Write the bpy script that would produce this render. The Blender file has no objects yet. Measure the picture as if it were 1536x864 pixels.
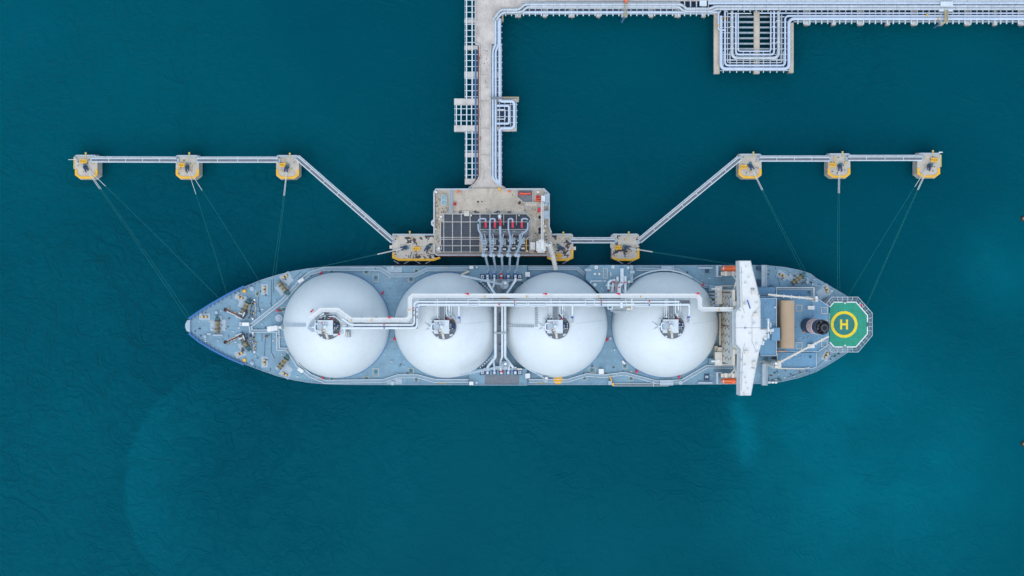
import bpy, math, random
from mathutils import Vector
random.seed(7)
R = math.radians
C = bpy.context.scene.collection
SC = bpy.context.scene

# ---------------------------------------------------------------- camera, light
CAMZ = 515.0
cam_d = bpy.data.cameras.new('camera'); cam = bpy.data.objects.new('camera', cam_d); C.objects.link(cam)
cam.location = (0, 0, CAMZ); cam.rotation_euler = (0, 0, 0)
cam_d.sensor_width = 36.0; cam_d.lens = 36.0 * 500.0 / (0.28 * 1536); cam_d.clip_end = 30000; cam_d.clip_start = 1.0
SC.camera = cam
SUN_EL, SUN_AZ = 62.0, 192.0           # azimuth clockwise from +Y (image top)
sd = Vector((math.sin(R(SUN_AZ)) * math.cos(R(SUN_EL)), math.cos(R(SUN_AZ)) * math.cos(R(SUN_EL)), math.sin(R(SUN_EL))))
w = bpy.data.worlds.new('World'); SC.world = w; w.use_nodes = True
nt = w.node_tree
sky = nt.nodes.new('ShaderNodeTexSky'); sky.sky_type = 'NISHITA'; sky.sun_disc = False
sky.sun_elevation = R(SUN_EL); sky.sun_rotation = R(SUN_AZ); sky.air_density = 1.0; sky.dust_density = 1.0; sky.ozone_density = 1.0
bg = nt.nodes['Background']; bg.inputs[1].default_value = 0.15
hs = nt.nodes.new('ShaderNodeHueSaturation'); hs.inputs['Saturation'].default_value = 0.95; nt.links.new(sky.outputs[0], hs.inputs['Color'])
ov = nt.nodes.new('ShaderNodeMix'); ov.data_type = 'RGBA'; ov.inputs[0].default_value = 0.45          # thin even overcast over the clear sky
OVK = 4.0
nt.links.new(hs.outputs[0], ov.inputs[6]); ov.inputs[7].default_value = (.86 * OVK, 1.0 * OVK, 1.10 * OVK, 1)
nt.links.new(ov.outputs[2], bg.inputs[0])
sl = bpy.data.lights.new('sun', 'SUN'); sl.energy = 0.78; sl.angle = R(60); sl.color = (1.0, 0.95, 0.86)
so = bpy.data.objects.new('sun', sl); C.objects.link(so); so.rotation_euler = sd.to_track_quat('Z', 'Y').to_euler(); so.location = sd * 300
vs = SC.view_settings; vs.view_transform = 'Standard'; vs.look = 'None'; vs.gamma = 1.0; vs.use_curve_mapping = False
vs.exposure = 0.66

# ---------------------------------------------------------------- pixel helpers
def S(z): return 0.28 * (CAMZ - z) / 500.0                  # metres per photo pixel at height z
def W(x, y, z): s = S(z); return Vector(((x - 768) * s, (432 - y) * s, z))

# ---------------------------------------------------------------- materials
def nn(t, typ, **kw):
    n = t.nodes.new(typ)
    for k, v in kw.items(): setattr(n, k, v)
    return n
def mth(t, op, a, b=None, clamp=False):
    n = nn(t, 'ShaderNodeMath', operation=op, use_clamp=clamp)
    for i, v in enumerate((a, b)):
        if v is None: continue
        if isinstance(v, (int, float)): n.inputs[i].default_value = v
        else: t.links.new(v, n.inputs[i])
    return n.outputs[0]
def mix(t, f, a, b, mode='MIX'):
    n = nn(t, 'ShaderNodeMix', data_type='RGBA', blend_type=mode)
    for sock, v in ((n.inputs[0], f), (n.inputs[6], a), (n.inputs[7], b)):
        if isinstance(v, (int, float)): sock.default_value = v
        elif isinstance(v, tuple): sock.default_value = v + (1,) if len(v) == 3 else v
        else: t.links.new(v, sock)
    return n.outputs[2]
def noise(t, vec, scale, detail=4, rough=0.55):
    n = nn(t, 'ShaderNodeTexNoise'); n.inputs['Scale'].default_value = scale; n.inputs['Detail'].default_value = detail
    n.inputs['Roughness'].default_value = rough; t.links.new(vec, n.inputs['Vector']); return n.outputs[0]
def ramp(t, f, lo, hi):
    n = nn(t, 'ShaderNodeMapRange', clamp=True, interpolation_type='SMOOTHSTEP')
    n.inputs[1].default_value = lo; n.inputs[2].default_value = hi; t.links.new(f, n.inputs[0]); return n.outputs[0]
def vmap(t, vec, loc=(0, 0, 0), rot=(0, 0, 0), sc=(1, 1, 1), typ='TEXTURE'):
    n = nn(t, 'ShaderNodeMapping', vector_type=typ); n.inputs[1].default_value = loc; n.inputs[2].default_value = rot; n.inputs[3].default_value = sc
    t.links.new(vec, n.inputs[0]); return n.outputs[0]
def mat(name, col, rough=0.55, metal=0.0, var=0.12, scale=0.25, dirt=0.0, dirtcol=(.12, .10, .08), seams=None, stain=0.0, bump=0.0):
    m = bpy.data.materials.new(name); m.use_nodes = True; t = m.node_tree; b = t.nodes['Principled BSDF']
    b.inputs['Roughness'].default_value = rough; b.inputs['Metallic'].default_value = metal
    pos = nn(t, 'ShaderNodeNewGeometry').outputs['Position']
    n1 = noise(t, pos, scale, 6, .6); n2 = noise(t, pos, scale * 9, 3)
    v = mth(t, 'ADD', mth(t, 'MULTIPLY', n1, .65), mth(t, 'MULTIPLY', n2, .35))
    f = ramp(t, v, .3, .7)
    lo = tuple(c * (1 - var) for c in col); hi = tuple(min(1, c * (1 + var)) for c in col)
    c = mix(t, f, lo, hi)
    if dirt:
        d = noise(t, vmap(t, pos, sc=(1, 3, 1)), scale * 2.3, 8, .7)
        c = mix(t, mth(t, 'MULTIPLY', ramp(t, d, .52, .75), dirt), c, dirtcol)
    if seams:
        k = nn(t, 'ShaderNodeTexBrick'); k.inputs['Scale'].default_value = 1.0
        k.inputs['Brick Width'].default_value = seams[0]; k.inputs['Row Height'].default_value = seams[1]
        k.inputs['Mortar Size'].default_value = seams[2]; k.inputs['Mortar Smooth'].default_value = 0.3
        k.inputs['Color1'].default_value = (1, 1, 1, 1); k.inputs['Color2'].default_value = (seams[4],) * 3 + (1,) if len(seams) > 4 else (.93, .94, .95, 1); k.inputs['Mortar'].default_value = (seams[3],) * 3 + (1,)
        t.links.new(pos, k.inputs['Vector']); c = mix(t, 1.0, c, k.outputs[0], 'MULTIPLY')
    if stain:
        s1 = noise(t, pos, .28, 3, .5); s2 = noise(t, pos, 1.1, 2)
        s = ramp(t, mth(t, 'ADD', mth(t, 'MULTIPLY', s1, .75), mth(t, 'MULTIPLY', s2, .35)), stain, stain + .02)
        c = mix(t, mth(t, 'MULTIPLY', s, .92), c, (.03, .03, .045))
    t.links.new(c, b.inputs['Base Color'])
    if bump:
        bn = nn(t, 'ShaderNodeBump'); bn.inputs['Strength'].default_value = bump; bn.inputs['Distance'].default_value = .2
        t.links.new(n2, bn.inputs['Height']); t.links.new(bn.outputs[0], b.inputs['Normal'])
    return m
M = dict(
    concrete=mat('concrete', (.54, .475, .39), .9, var=.2, scale=.18, dirt=.5, dirtcol=(.22, .2, .18), bump=.3),
    road=mat('road_concrete', (.56, .515, .47), .9, var=.22, scale=.2, dirt=.6, dirtcol=(.24, .22, .2), bump=.3),
    stained=mat('stained_concrete', (.57, .51, .44), .9, var=.14, scale=.15, dirt=.3, stain=.6, bump=.3),
    dolphin=mat('dolphin_concrete', (.53, .485, .42), .9, var=.18, scale=.35, dirt=.55, dirtcol=(.36, .27, .15), bump=.3),
    cap=mat('cap_concrete', (.57, .54, .51), .9, var=.18, scale=.4, dirt=.4, dirtcol=(.25, .23, .2)),
    pile=mat('pile_steel', (.16, .17, .17), .7, var=.3, scale=.8, dirt=.5),
    pipe=mat('pipe_white', (.72, .79, .83), .4, var=.06, scale=.3, dirt=.12, dirtcol=(.4, .36, .33), seams=(7.5, 400, .12, .82)),
    pipej=mat('jetty_pipe', (.56, .65, .77), .4, var=.08, scale=.4, dirt=.25, dirtcol=(.38, .36, .35), seams=(7.5, 400, .12, .8)),
    armp=mat('loading_arm_paint', (.37, .46, .56), .45, var=.15, scale=.9, dirt=.25, dirtcol=(.25, .25, .27)),
    pipeg=mat('pipe_cladding', (.52, .57, .61), .45, metal=.2, var=.14, scale=.6, dirt=.3, dirtcol=(.38, .36, .34), seams=(5, 400, .15, .75)),
    steelw=mat('painted_white_steel', (.62, .69, .73), .5, var=.08, scale=.5, dirt=.12, dirtcol=(.4, .33, .28)),
    steelg=mat('galvanised_steel', (.33, .39, .43), .5, metal=.2, var=.15, scale=.6),
    steelb=mat('blue_steel', (.10, .22, .40), .5, var=.15, scale=.6),
    grate=mat('dark_grating', (.075, .09, .115), .8, var=.2, scale=.5, seams=(400, .9, .12, .7)),
    grateg=mat('grey_grating', (.20, .22, .25), .7, var=.15, scale=.8, seams=(.8, .8, .08, .75)),
    deck=mat('deck_paint', (.19, .335, .435), .6, var=.17, scale=.1, dirt=.35, dirtcol=(.30, .36, .42), seams=(11, 3.2, .09, .86)),
    deckl=mat('pale_deck_paint', (.38, .47, .54), .6, var=.1, scale=.4, dirt=.2, dirtcol=(.3, .28, .25)),
    upper=mat('upper_deck_paint', (.145, .315, .47), .55, var=.14, scale=.14, dirt=.3, dirtcol=(.3, .4, .48), seams=(6, 6, .06, .9)),
    hull=mat('hull_blue', (.01, .15, .42), .4, var=.1, scale=.2, dirt=.1),
    tank=mat('tank_white', (.70, .76, .785), .5, var=.04, scale=.06, dirt=.16, dirtcol=(.5, .54, .55), seams=(6, 4.2, .06, .945, .985)),
    bridge=mat('bridge_white', (.76, .77, .76), .5, var=.05, scale=.15, dirt=.22, dirtcol=(.48, .49, .47), seams=(5.3, 5.3, .06, .92, .975)),
    cream=mat('cream_paint', (.66, .58, .46), .55, var=.08, scale=.3, dirt=.25, dirtcol=(.35, .26, .18)),
    creaml=mat('pale_cream_paint', (.68, .65, .58), .55, var=.08, scale=.3, dirt=.15, dirtcol=(.4, .33, .26)),
    tan=mat('tan_housing', (.47, .34, .225), .55, var=.07, scale=.2, dirt=.3, dirtcol=(.38, .28, .2)),
    yellow=mat('yellow_paint', (.85, .45, .025), .6, var=.1, scale=.5, dirt=.25, dirtcol=(.4, .25, .06)),
    stairp=mat('stair_paint', (.42, .37, .24), .7, var=.2, scale=1.2, dirt=.4),
    drum=mat('worn_drum', (.30, .25, .13), .6, var=.3, scale=1.5, dirt=.4),
    walk=mat('walkway_paint', (.27, .385, .47), .6, var=.1, scale=.4, dirt=.2, dirtcol=(.3, .28, .25)),
    yellowd=mat('dull_yellow', (.55, .42, .12), .6, var=.2, scale=1.2, dirt=.3),
    hyellow=mat('marking_yellow', (.85, .62, .01), .6, var=.05, scale=.4),
    hwhite=mat('marking_white', (.8, .82, .8), .6, var=.04, scale=.4),
    hgreen=mat('helideck_green', (.012, .30, .19), .6, var=.14, scale=.35, dirt=.3, dirtcol=(.07, .3, .22), seams=(3.4, 30, .05, .88)),
    hgreen2=mat('helideck_dark_green', (.01, .19, .17), .6, var=.14, scale=.35, dirt=.25, dirtcol=(.06, .22, .2)),
    red=mat('red_paint', (.62, .02, .06), .5, var=.12, scale=.8),
    orange=mat('orange_boat', (.85, .16, .045), .4, var=.06, scale=.5, dirt=.1, dirtcol=(.5, .12, .06)),
    navy=mat('navy_funnel', (.012, .025, .075), .4, var=.1, scale=.5),
    black=mat('black_soot', (.015, .014, .014), .8, var=.2, scale=.8),
    brown=mat('rusty_brown', (.16, .06, .04), .7, var=.3, scale=.8),
    rust=mat('rust_red_pipe', (.30, .12, .08), .7, var=.25, scale=.7),
    teal=mat('teal_hook', (.01, .12, .20), .5, var=.3, scale=1.2),
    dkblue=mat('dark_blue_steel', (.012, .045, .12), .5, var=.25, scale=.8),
    valveb=mat('valve_blue', (.02, .09, .40), .5, var=.15, scale=.8),
    ochre=mat('ochre_post', (.62, .45, .16), .6, var=.15, scale=1.2, dirt=.3),
    green=mat('green_machinery', (.03, .14, .16), .5, var=.2, scale=.8),
    aqua=mat('aqua_tank', (.20, .38, .44), .4, var=.12, scale=.5),
    rope=mat('green_rope', (.02, .22, .20), .8, var=.2, scale=.5),
    ropew=mat('white_rope_tail', (.70, .72, .70), .8, var=.1, scale=.5),
    cable=mat('dark_cable', (.05, .06, .08), .7, var=.2, scale=.5),
    buoy=mat('buoy_dark', (.03, .025, .03), .6, var=.2, scale=.8),
)
# ---------------------------------------------------------------- mesh builder
ORG = {}
class MB:
    def __init__(s): s.v = []; s.f = []; s.mk = []
    def add(s, vs_, fs):
        n = len(s.v); s.mk.append((n, len(s.f))); s.v += [tuple(p) for p in vs_]; s.f += [tuple(i + n for i in f) for f in fs]; return s
    def prism(s, top, z0, z1, bottom=None):
        bot = bottom or top; n = len(top)
        a = sum(top[i][0] * top[(i + 1) % n][1] - top[(i + 1) % n][0] * top[i][1] for i in range(n))
        if a < 0: top = top[::-1]; bot = bot[::-1]
        vs_ = [(p[0], p[1], z0) for p in bot] + [(p[0], p[1], z1) for p in top]
        fs = [tuple(range(n - 1, -1, -1)), tuple(range(n, 2 * n))] + [(i, (i + 1) % n, n + (i + 1) % n, n + i) for i in range(n)]
        return s.add(vs_, fs)
    def box(s, x0, x1, y0, y1, z0, z1, ang=0.0):
        cx, cy = (x0 + x1) / 2, (y0 + y1) / 2; ca, sa = math.cos(ang), math.sin(ang)
        q = [((x - cx), (y - cy)) for x, y in ((x0, y0), (x1, y0), (x1, y1), (x0, y1))]
        return s.prism([(cx + a * ca - b * sa, cy + a * sa + b * ca) for a, b in q], z0, z1)
    def cyl(s, cx, cy, r, z0, z1, n=20, r0=None, sy=1.0):
        top = [(cx + r * math.cos(2 * math.pi * i / n), cy + sy * r * math.sin(2 * math.pi * i / n)) for i in range(n)]
        r0 = r if r0 is None else r0
        bot = [(cx + r0 * math.cos(2 * math.pi * i / n), cy + sy * r0 * math.sin(2 * math.pi * i / n)) for i in range(n)]
        return s.prism(top, z0, z1, bot)
    def lathe(s, cx, cy, prof, n=24):
        vs_ = []; fs = []
        for r, z in prof: vs_ += [(cx + r * math.cos(2 * math.pi * i / n), cy + r * math.sin(2 * math.pi * i / n), z) for i in range(n)]
        for k in range(len(prof) - 1):
            for i in range(n): fs.append((k * n + i, k * n + (i + 1) % n, (k + 1) * n + (i + 1) % n, (k + 1) * n + i))
        fs.append(tuple((len(prof) - 1) * n + i for i in range(n)))
        return s.add(vs_, fs)
    def ball(s, c, r, n=12, k=6, sz=1.0):
        return s.lathe(c[0], c[1], [(max(.001, r * math.cos(a)), c[2] + sz * r * math.sin(a)) for a in [(-.5 + j / k) * math.pi for j in range(k + 1)]], n)
    def tube(s, pts, r, n=8, bend=0.0):
        pts = [Vector(p) for p in pts]
        if bend and len(pts) > 2:
            o = [pts[0]]
            for i in range(1, len(pts) - 1):
                a, b, c = pts[i - 1], pts[i], pts[i + 1]
                d = min(bend, (a - b).length * .45, (c - b).length * .45)
                p, q = b + (a - b).normalized() * d, b + (c - b).normalized() * d
                for k in range(5):
                    u = k / 4; o.append(p * (1 - u) ** 2 + b * 2 * u * (1 - u) + q * u * u)
            pts = o + [pts[-1]]
        vs_ = []; fs = []; m = len(pts)
        for i, p in enumerate(pts):
            t1 = (pts[i] - pts[i - 1]).normalized() if i else (pts[1] - pts[0]).normalized()
            t2 = (pts[i + 1] - pts[i]).normalized() if i < m - 1 else t1
            t = (t1 + t2).normalized(); k = 1 / max(.4, t.dot(t1))
            up = Vector((0, 0, 1)) if abs(t.z) < .95 else Vector((0, 1, 0))
            a = t.cross(up).normalized(); b = a.cross(t)
            for j in range(n):
                th = 2 * math.pi * (j + .5) / n
                vs_.append(p + a * (r * k * math.cos(th)) + b * (r * math.sin(th)))
        for i in range(m - 1):
            for j in range(n): fs.append((i * n + j, i * n + (j + 1) % n, (i + 1) * n + (j + 1) % n, (i + 1) * n + j))
        fs.append(tuple(range(n - 1, -1, -1))); fs.append(tuple((m - 1) * n + j for j in range(n)))
        return s.add(vs_, fs)
    def ribbon(s, path, w_, z0, z1):           # extruded strip along a plan path (metres)
        pts = [Vector((p[0], p[1])) for p in path]; L, Rr = [], []
        for i, p in enumerate(pts):
            t1 = (pts[i] - pts[i - 1]).normalized() if i else (pts[1] - pts[0]).normalized()
            t2 = (pts[i + 1] - pts[i]).normalized() if i < len(pts) - 1 else t1
            t = (t1 + t2).normalized(); nrm = Vector((-t.y, t.x)) / max(.5, t.dot(t1))
            L.append(p + nrm * w_ / 2); Rr.append(p - nrm * w_ / 2)
        n = len(pts)
        vs_ = [(q.x, q.y, z) for z in (z0, z1) for q in L + Rr]; fs = []
        for i in range(n - 1):
            a, b, c, d = i, i + 1, n + i + 1, n + i; o = 2 * n
            fs += [(o + d, o + c, o + b, o + a), (a, b, c, d), (b, a, o + a, o + b), (d, c, o + c, o + d)]
        fs += [(0, n, 3 * n, 2 * n), (2 * n - 1, n - 1, 3 * n - 1, 4 * n - 1)]
        return s.add(vs_, fs)
    # pixel versions: plan coordinates read on the photograph, real height given
    def bp(s, x0, y0, x1, y1, z0, z1, ang=0.0):
        a, b = W(x0, y1, z1), W(x1, y0, z1); return s.box(a.x, b.x, a.y, b.y, z0, z1, ang)
    def op(s, cx, cy, l, wd, ang, z0, z1): return s.bp(cx - l / 2, cy - wd / 2, cx + l / 2, cy + wd / 2, z0, z1, R(ang))
    def pp(s, poly, z0, z1): return s.prism([W(x, y, z1)[:2] for x, y in poly], z0, z1)
    def cp(s, x, y, r, z0, z1, n=20, r0=None):
        p = W(x, y, z1); k = S(z1); return s.cyl(p.x, p.y, r * k, z0, z1, n, None if r0 is None else r0 * k)
    def tp(s, path, z, r, n=8, bend=0.0):      # r in metres; path points may carry their own z
        return s.tube([W(p[0], p[1], p[2] if len(p) > 2 else z) for p in path], r, n, bend)
    def rp(s, path, wpx, z0, z1): return s.ribbon([W(x, y, z1)[:2] for x, y in path], wpx * S(z1), z0, z1)
    def rail(s, path, z, h=1.1, r=.05, step=2.5, zs=None):   # handrail along a photo-pixel path
        P = [W(x, y, z) for x, y in path]
        for hh in (h, h * .55): s.tube([p + Vector((0, 0, hh)) for p in P], r, 4)
        for a, b in zip(P, P[1:]):
            n = max(1, int((b - a).length / step))
            for i in range(n + 1):
                p = a.lerp(b, i / n); s.box(p.x - r, p.x + r, p.y - r, p.y + r, z, z + h)
        return s
    def build(s, name, m, parent=None, smooth=False, **kw):
        if parent is not None: o0 = ORG[parent.name]
        else:
            xs = [p[0] for p in s.v]; ys = [p[1] for p in s.v]; zs = [p[2] for p in s.v]
            o0 = Vector(((min(xs) + max(xs)) / 2, (min(ys) + max(ys)) / 2, min(zs)))
        me = bpy.data.meshes.new(name); me.from_pydata([(p[0] - o0.x, p[1] - o0.y, p[2] - o0.z) for p in s.v], [], s.f); me.update()
        if smooth: me.polygons.foreach_set('use_smooth', [True] * len(me.polygons))
        me.materials.append(M[m] if isinstance(m, str) else m)
        o = bpy.data.objects.new(name, me); C.objects.link(o)
        if parent is not None: o.parent = parent
        else: o.location = o0
        ORG[o.name] = o0.copy()
        if smooth == 'auto':
            o.data.set_sharp_from_angle(angle=R(40))
        for k, v in kw.items(): o[k] = v
        return o
def pieces(b, gap=.2):                          # groups of primitives that touch: each becomes an object of its own
    n = len(b.mk)
    if n < 2: return [b]
    ends = [(b.mk[i + 1] if i + 1 < n else (len(b.v), len(b.f))) for i in range(n)]
    bb = []
    for i in range(n):
        P = b.v[b.mk[i][0]:ends[i][0]]; bb.append([(min(p[k] for p in P) - gap / 2, max(p[k] for p in P) + gap / 2) for k in range(3)])
    par = list(range(n))
    def find(i):
        while par[i] != i: i = par[i]
        return i
    for i in range(n):
        for j in range(i):
            if all(bb[i][k][0] <= bb[j][k][1] and bb[j][k][0] <= bb[i][k][1] for k in range(3)): par[find(i)] = find(j)
    g = {}
    for i in range(n): g.setdefault(find(i), []).append(i)
    if len(g) == 1 or len(g) > 100: return [b]
    out = []
    for idx in g.values():
        c = MB()
        for i in idx:
            v0, f0 = b.mk[i]; v1, f1 = ends[i]; c.add(b.v[v0:v1], [tuple(q - v0 for q in f) for f in b.f[f0:f1]])
        out.append(c)
    return out
def B(name, m, parent, fn, smooth=False, **kw):
    b = MB(); fn(b)
    if parent is None: return b.build(name, m, parent, smooth, **kw)
    return [c.build(name, m, parent, smooth, **kw) for c in pieces(b)][0]
def tag(o, label, cat, group=None):
    o['label'] = label; o['category'] = cat
    if group: o['group'] = group
    return o
def thing(name, loc, label, cat, group=None):
    o = bpy.data.objects.new(name, None); C.objects.link(o); o.location = loc; o.empty_display_size = 1
    ORG[o.name] = Vector(loc); return tag(o, label, cat, group)
def part_empty(name, loc, parent):
    o = bpy.data.objects.new(name, None); C.objects.link(o); o.parent = parent; o.location = Vector(loc) - ORG[parent.name]; ORG[o.name] = Vector(loc); return o
def kids(o): return [c for c in C.objects if c.parent == o]
def dup(o, parent, loc, rz=None, sc=None):     # copy of a part (with its own pieces) to world position loc
    ch = kids(o); c = o.copy(); C.objects.link(c); c.parent = parent
    c.location = Vector(loc) - (ORG[parent.name] if parent else Vector())
    if rz is not None: c.rotation_euler = (0, 0, R(rz))
    if sc is not None: c.scale = sc
    for k in ch:
        d = k.copy(); C.objects.link(d); d.parent = c; d.matrix_parent_inverse = k.matrix_parent_inverse.copy()
    return c
def local(fn, name, m, parent=None):           # mesh built round the origin, for parts that get copied
    q = MB(); fn(q)
    for b in pieces(q):
        me = bpy.data.meshes.new(name); me.from_pydata(b.v, [], b.f); me.update(); me.materials.append(M[m])
        o = bpy.data.objects.new(name, me); C.objects.link(o)
        if parent: o.parent = parent
        ORG[o.name] = Vector()
    return o
def lettering(name, txt, size, m, parent, loc, rz=0, bold=0.0):
    cu = bpy.data.curves.new(name, 'FONT'); cu.body = txt; cu.size = size; cu.align_x = 'CENTER'; cu.align_y = 'CENTER'; cu.extrude = .012; cu.offset = bold
    t = bpy.data.objects.new('tmp', cu); C.objects.link(t); dg = bpy.context.evaluated_depsgraph_get()
    me = bpy.data.meshes.new_from_object(t.evaluated_get(dg)); bpy.data.objects.remove(t); bpy.data.curves.remove(cu)
    me.name = name; me.materials.clear(); me.materials.append(M[m])
    o = bpy.data.objects.new(name, me); C.objects.link(o); o.parent = parent; o.location = Vector(loc) - ORG[parent.name]; o.rotation_euler = (0, 0, R(rz))
    ORG[o.name] = Vector(loc); return o

# ---------------------------------------------------------------- water
def water_material():
    m = bpy.data.materials.new('sea_water'); m.use_nodes = True; t = m.node_tree; b = t.nodes['Principled BSDF']
    b.inputs['IOR'].default_value = 1.333; b.inputs['Roughness'].default_value = .12; b.inputs['Specular IOR Level'].default_value = .08; b.inputs['Specular Tint'].default_value = (.25, .85, 1, 1)
    pos = nn(t, 'ShaderNodeNewGeometry').outputs['Position']
    wob = nn(t, 'ShaderNodeTexNoise'); wob.inputs['Scale'].default_value = .012; wob.inputs['Detail'].default_value = 5; wob.inputs['Roughness'].default_value = .6
    t.links.new(pos, wob.inputs['Vector'])
    wv = nn(t, 'ShaderNodeVectorMath', operation='SUBTRACT'); t.links.new(wob.outputs['Color'], wv.inputs[0]); wv.inputs[1].default_value = (.5, .5, .5)
    ws = nn(t, 'ShaderNodeVectorMath', operation='SCALE'); t.links.new(wv.outputs[0], ws.inputs[0]); ws.inputs[3].default_value = 60
    wa = nn(t, 'ShaderNodeVectorMath', operation='ADD'); t.links.new(pos, wa.inputs[0]); t.links.new(ws.outputs[0], wa.inputs[1]); dpos = wa.outputs[0]
    def blob(px, py, rx, ry, rot=0, src=dpos):
        c = W(px, py, 0); k = S(0)
        g = nn(t, 'ShaderNodeTexGradient', gradient_type='SPHERICAL')
        t.links.new(vmap(t, src, (c.x, c.y, 0), (0, 0, R(rot)), (rx * k, ry * k, 1000)), g.inputs[0])
        return ramp(t, g.outputs['Fac'], 0, 1)
    base = (.0001, .079, .108); dark = (.0001, .060, .089); light = (.0003, .128, .172)
    big = noise(t, pos, .006, 4, .5)
    c = mix(t, ramp(t, big, .35, .68), dark, base)
    # clear dark water west of the berth and along its front
    c = mix(t, mth(t, 'MULTIPLY', blob(330, 330, 420, 190), .75), c, dark)
    c = mix(t, mth(t, 'MULTIPLY', blob(900, 700, 330, 170), .55), c, dark)
    # silt stirred up off the stern and by the propeller wash
    f = mth(t, 'MULTIPLY', blob(1330, 730, 330, 330), 1.0)
    f = mth(t, 'ADD', f, mth(t, 'MULTIPLY', blob(1270, 610, 230, 110), .5))
    f = mth(t, 'ADD', f, mth(t, 'MULTIPLY', blob(1132, 628, 40, 85), 1.35))
    f = mth(t, 'ADD', f, mth(t, 'MULTIPLY', blob(1500, 385, 150, 120), .75))
    f = mth(t, 'ADD', f, mth(t, 'MULTIPLY', blob(60, 700, 330, 420), .45))
    f = mth(t, 'ADD', f, mth(t, 'MULTIPLY', blob(-20, 120, 330, 300), .35))
    patch = ramp(t, noise(t, pos, .02, 6, .62), .3, .75)
    f = mth(t, 'MULTIPLY', f, mth(t, 'ADD', mth(t, 'MULTIPLY', patch, .8), .5))
    c = mix(t, mth(t, 'MULTIPLY', f, .8, True), c, light)
    # faint turbid arc left by a tug south of the bow
    cc = W(430, 735, 0); k = S(0)
    g = nn(t, 'ShaderNodeTexGradient', gradient_type='SPHERICAL')
    t.links.new(vmap(t, mixv(t, pos, dpos, .25), (cc.x, cc.y, 0), (0, 0, 0), (480 * k, 420 * k, 1000)), g.inputs[0])
    e = g.outputs['Fac']
    inner = mth(t, 'MULTIPLY', ramp(t, e, .485, .505), mth(t, 'SUBTRACT', 1.0, ramp(t, e, .5, .85)))
    side = mth(t, 'MULTIPLY', inner, blob(200, 720, 300, 330, 0, pos))
    c = mix(t, mth(t, 'MULTIPLY', side, .42), c, light)
    t.links.new(c, b.inputs['Base Color'])
    # wind ripples, stronger to the west
    r1 = noise(t, vmap(t, dposw(t, pos), rot=(0, 0, R(-8)), sc=(3.4, 1.5, 1)), 1.0, 3, .55)
    r2 = noise(t, vmap(t, pos, rot=(0, 0, R(-14)), sc=(11, 5, 1)), 1.0, 2, .5)
    r3 = noise(t, vmap(t, pos, rot=(0, 0, R(25)), sc=(1.2, .7, 1)), 1.0, 2, .5)
    h = mth(t, 'ADD', mth(t, 'ADD', mth(t, 'MULTIPLY', mth(t, 'POWER', r1, 2.0), 1.3), mth(t, 'MULTIPLY', r2, 1.6)), mth(t, 'MULTIPLY', r3, .22))
    zone = mth(t, 'ADD', mth(t, 'MULTIPLY', blob(100, 560, 620, 700, 0, pos), .75), mth(t, 'MULTIPLY', ramp(t, noise(t, pos, .015, 3), .35, .7), .35))
    streak = ramp(t, noise(t, vmap(t, dpos, rot=(0, 0, R(-12)), sc=(75, 14, 1)), 1.0, 4, .6), .3, .7)
    zone = mth(t, 'MULTIPLY', mth(t, 'ADD', zone, .13), mth(t, 'ADD', mth(t, 'MULTIPLY', streak, 1.1), .35))
    bn = nn(t, 'ShaderNodeBump'); bn.inputs['Strength'].default_value = .65; bn.inputs['Distance'].default_value = .66
    t.links.new(mth(t, 'MULTIPLY', h, zone), bn.inputs['Height']); t.links.new(bn.outputs[0], b.inputs['Normal'])
    return m
def mixv(t, a, b, f):
    n = nn(t, 'ShaderNodeMix', data_type='VECTOR'); n.inputs[0].default_value = f; t.links.new(a, n.inputs[4]); t.links.new(b, n.inputs[5]); return n.outputs[1]
def dposw(t, pos):
    n = nn(t, 'ShaderNodeTexNoise'); n.inputs['Scale'].default_value = .05; n.inputs['Detail'].default_value = 2; t.links.new(pos, n.inputs['Vector'])
    a = nn(t, 'ShaderNodeVectorMath', operation='SCALE'); t.links.new(n.outputs['Color'], a.inputs[0]); a.inputs[3].default_value = 9
    b = nn(t, 'ShaderNodeVectorMath', operation='ADD'); t.links.new(pos, b.inputs[0]); t.links.new(a.outputs[0], b.inputs[1]); return b.outputs[0]
sea = MB(); sea.add([(-9000, -9000, 0), (9000, -9000, 0), (9000, 9000, 0), (-9000, 9000, 0)], [(0, 1, 2, 3)])
sea = sea.build('sea_water', water_material()); sea['kind'] = 'structure'

# ================================================================ THE SHIP
ZD = 15.0
SHIPG = None
up_ = [(284.6, 478.6), (300, 468), (318.6, 456.2), (343, 442.3), (367, 430.4), (391.5, 420.3), (416, 412.6), (440, 406.7), (464.4, 402.6), (488.7, 400.3), (515, 399.3), (600, 398.8), (760, 398.6), (950, 398.2), (1124, 397.8), (1151.5, 398.4), (1177, 401), (1197, 405), (1215, 410.6), (1223, 417), (1248, 431.5), (1268.6, 443.6), (1281, 455), (1286, 467)]
dn_ = [(284.6, 499), (300, 511.5), (318.6, 523), (343, 535.6), (367, 545.7), (391.5, 555), (416, 563.5), (440, 569.6), (464.4, 573.7), (488.7, 575.7), (515, 576.6), (600, 577), (760, 577), (950, 576.8), (1124, 575.6), (1151.5, 574.8), (1171.8, 572.2), (1197, 566.5), (1223, 557.5), (1248, 543), (1268.6, 530), (1281, 519), (1286, 507)]
bowp = [(281.5, 495), (280, 489), (281.5, 483)]
OUT = up_ + dn_[::-1] + bowp
ship = thing('gas_carrier_ship', (W(780, 488, ZD).x, W(780, 488, ZD).y, -9), 'long grey blue gas carrier ship with four huge white domes, moored along the jetty', 'ship')
SX, SY = ORG[ship.name].x, ORG[ship.name].y
outm = [W(x, y, ZD)[:2] for x, y in OUT]
if sum(outm[i][0] * outm[(i + 1) % len(outm)][1] - outm[(i + 1) % len(outm)][0] * outm[i][1] for i in range(len(outm))) < 0: outm = outm[::-1]
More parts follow.
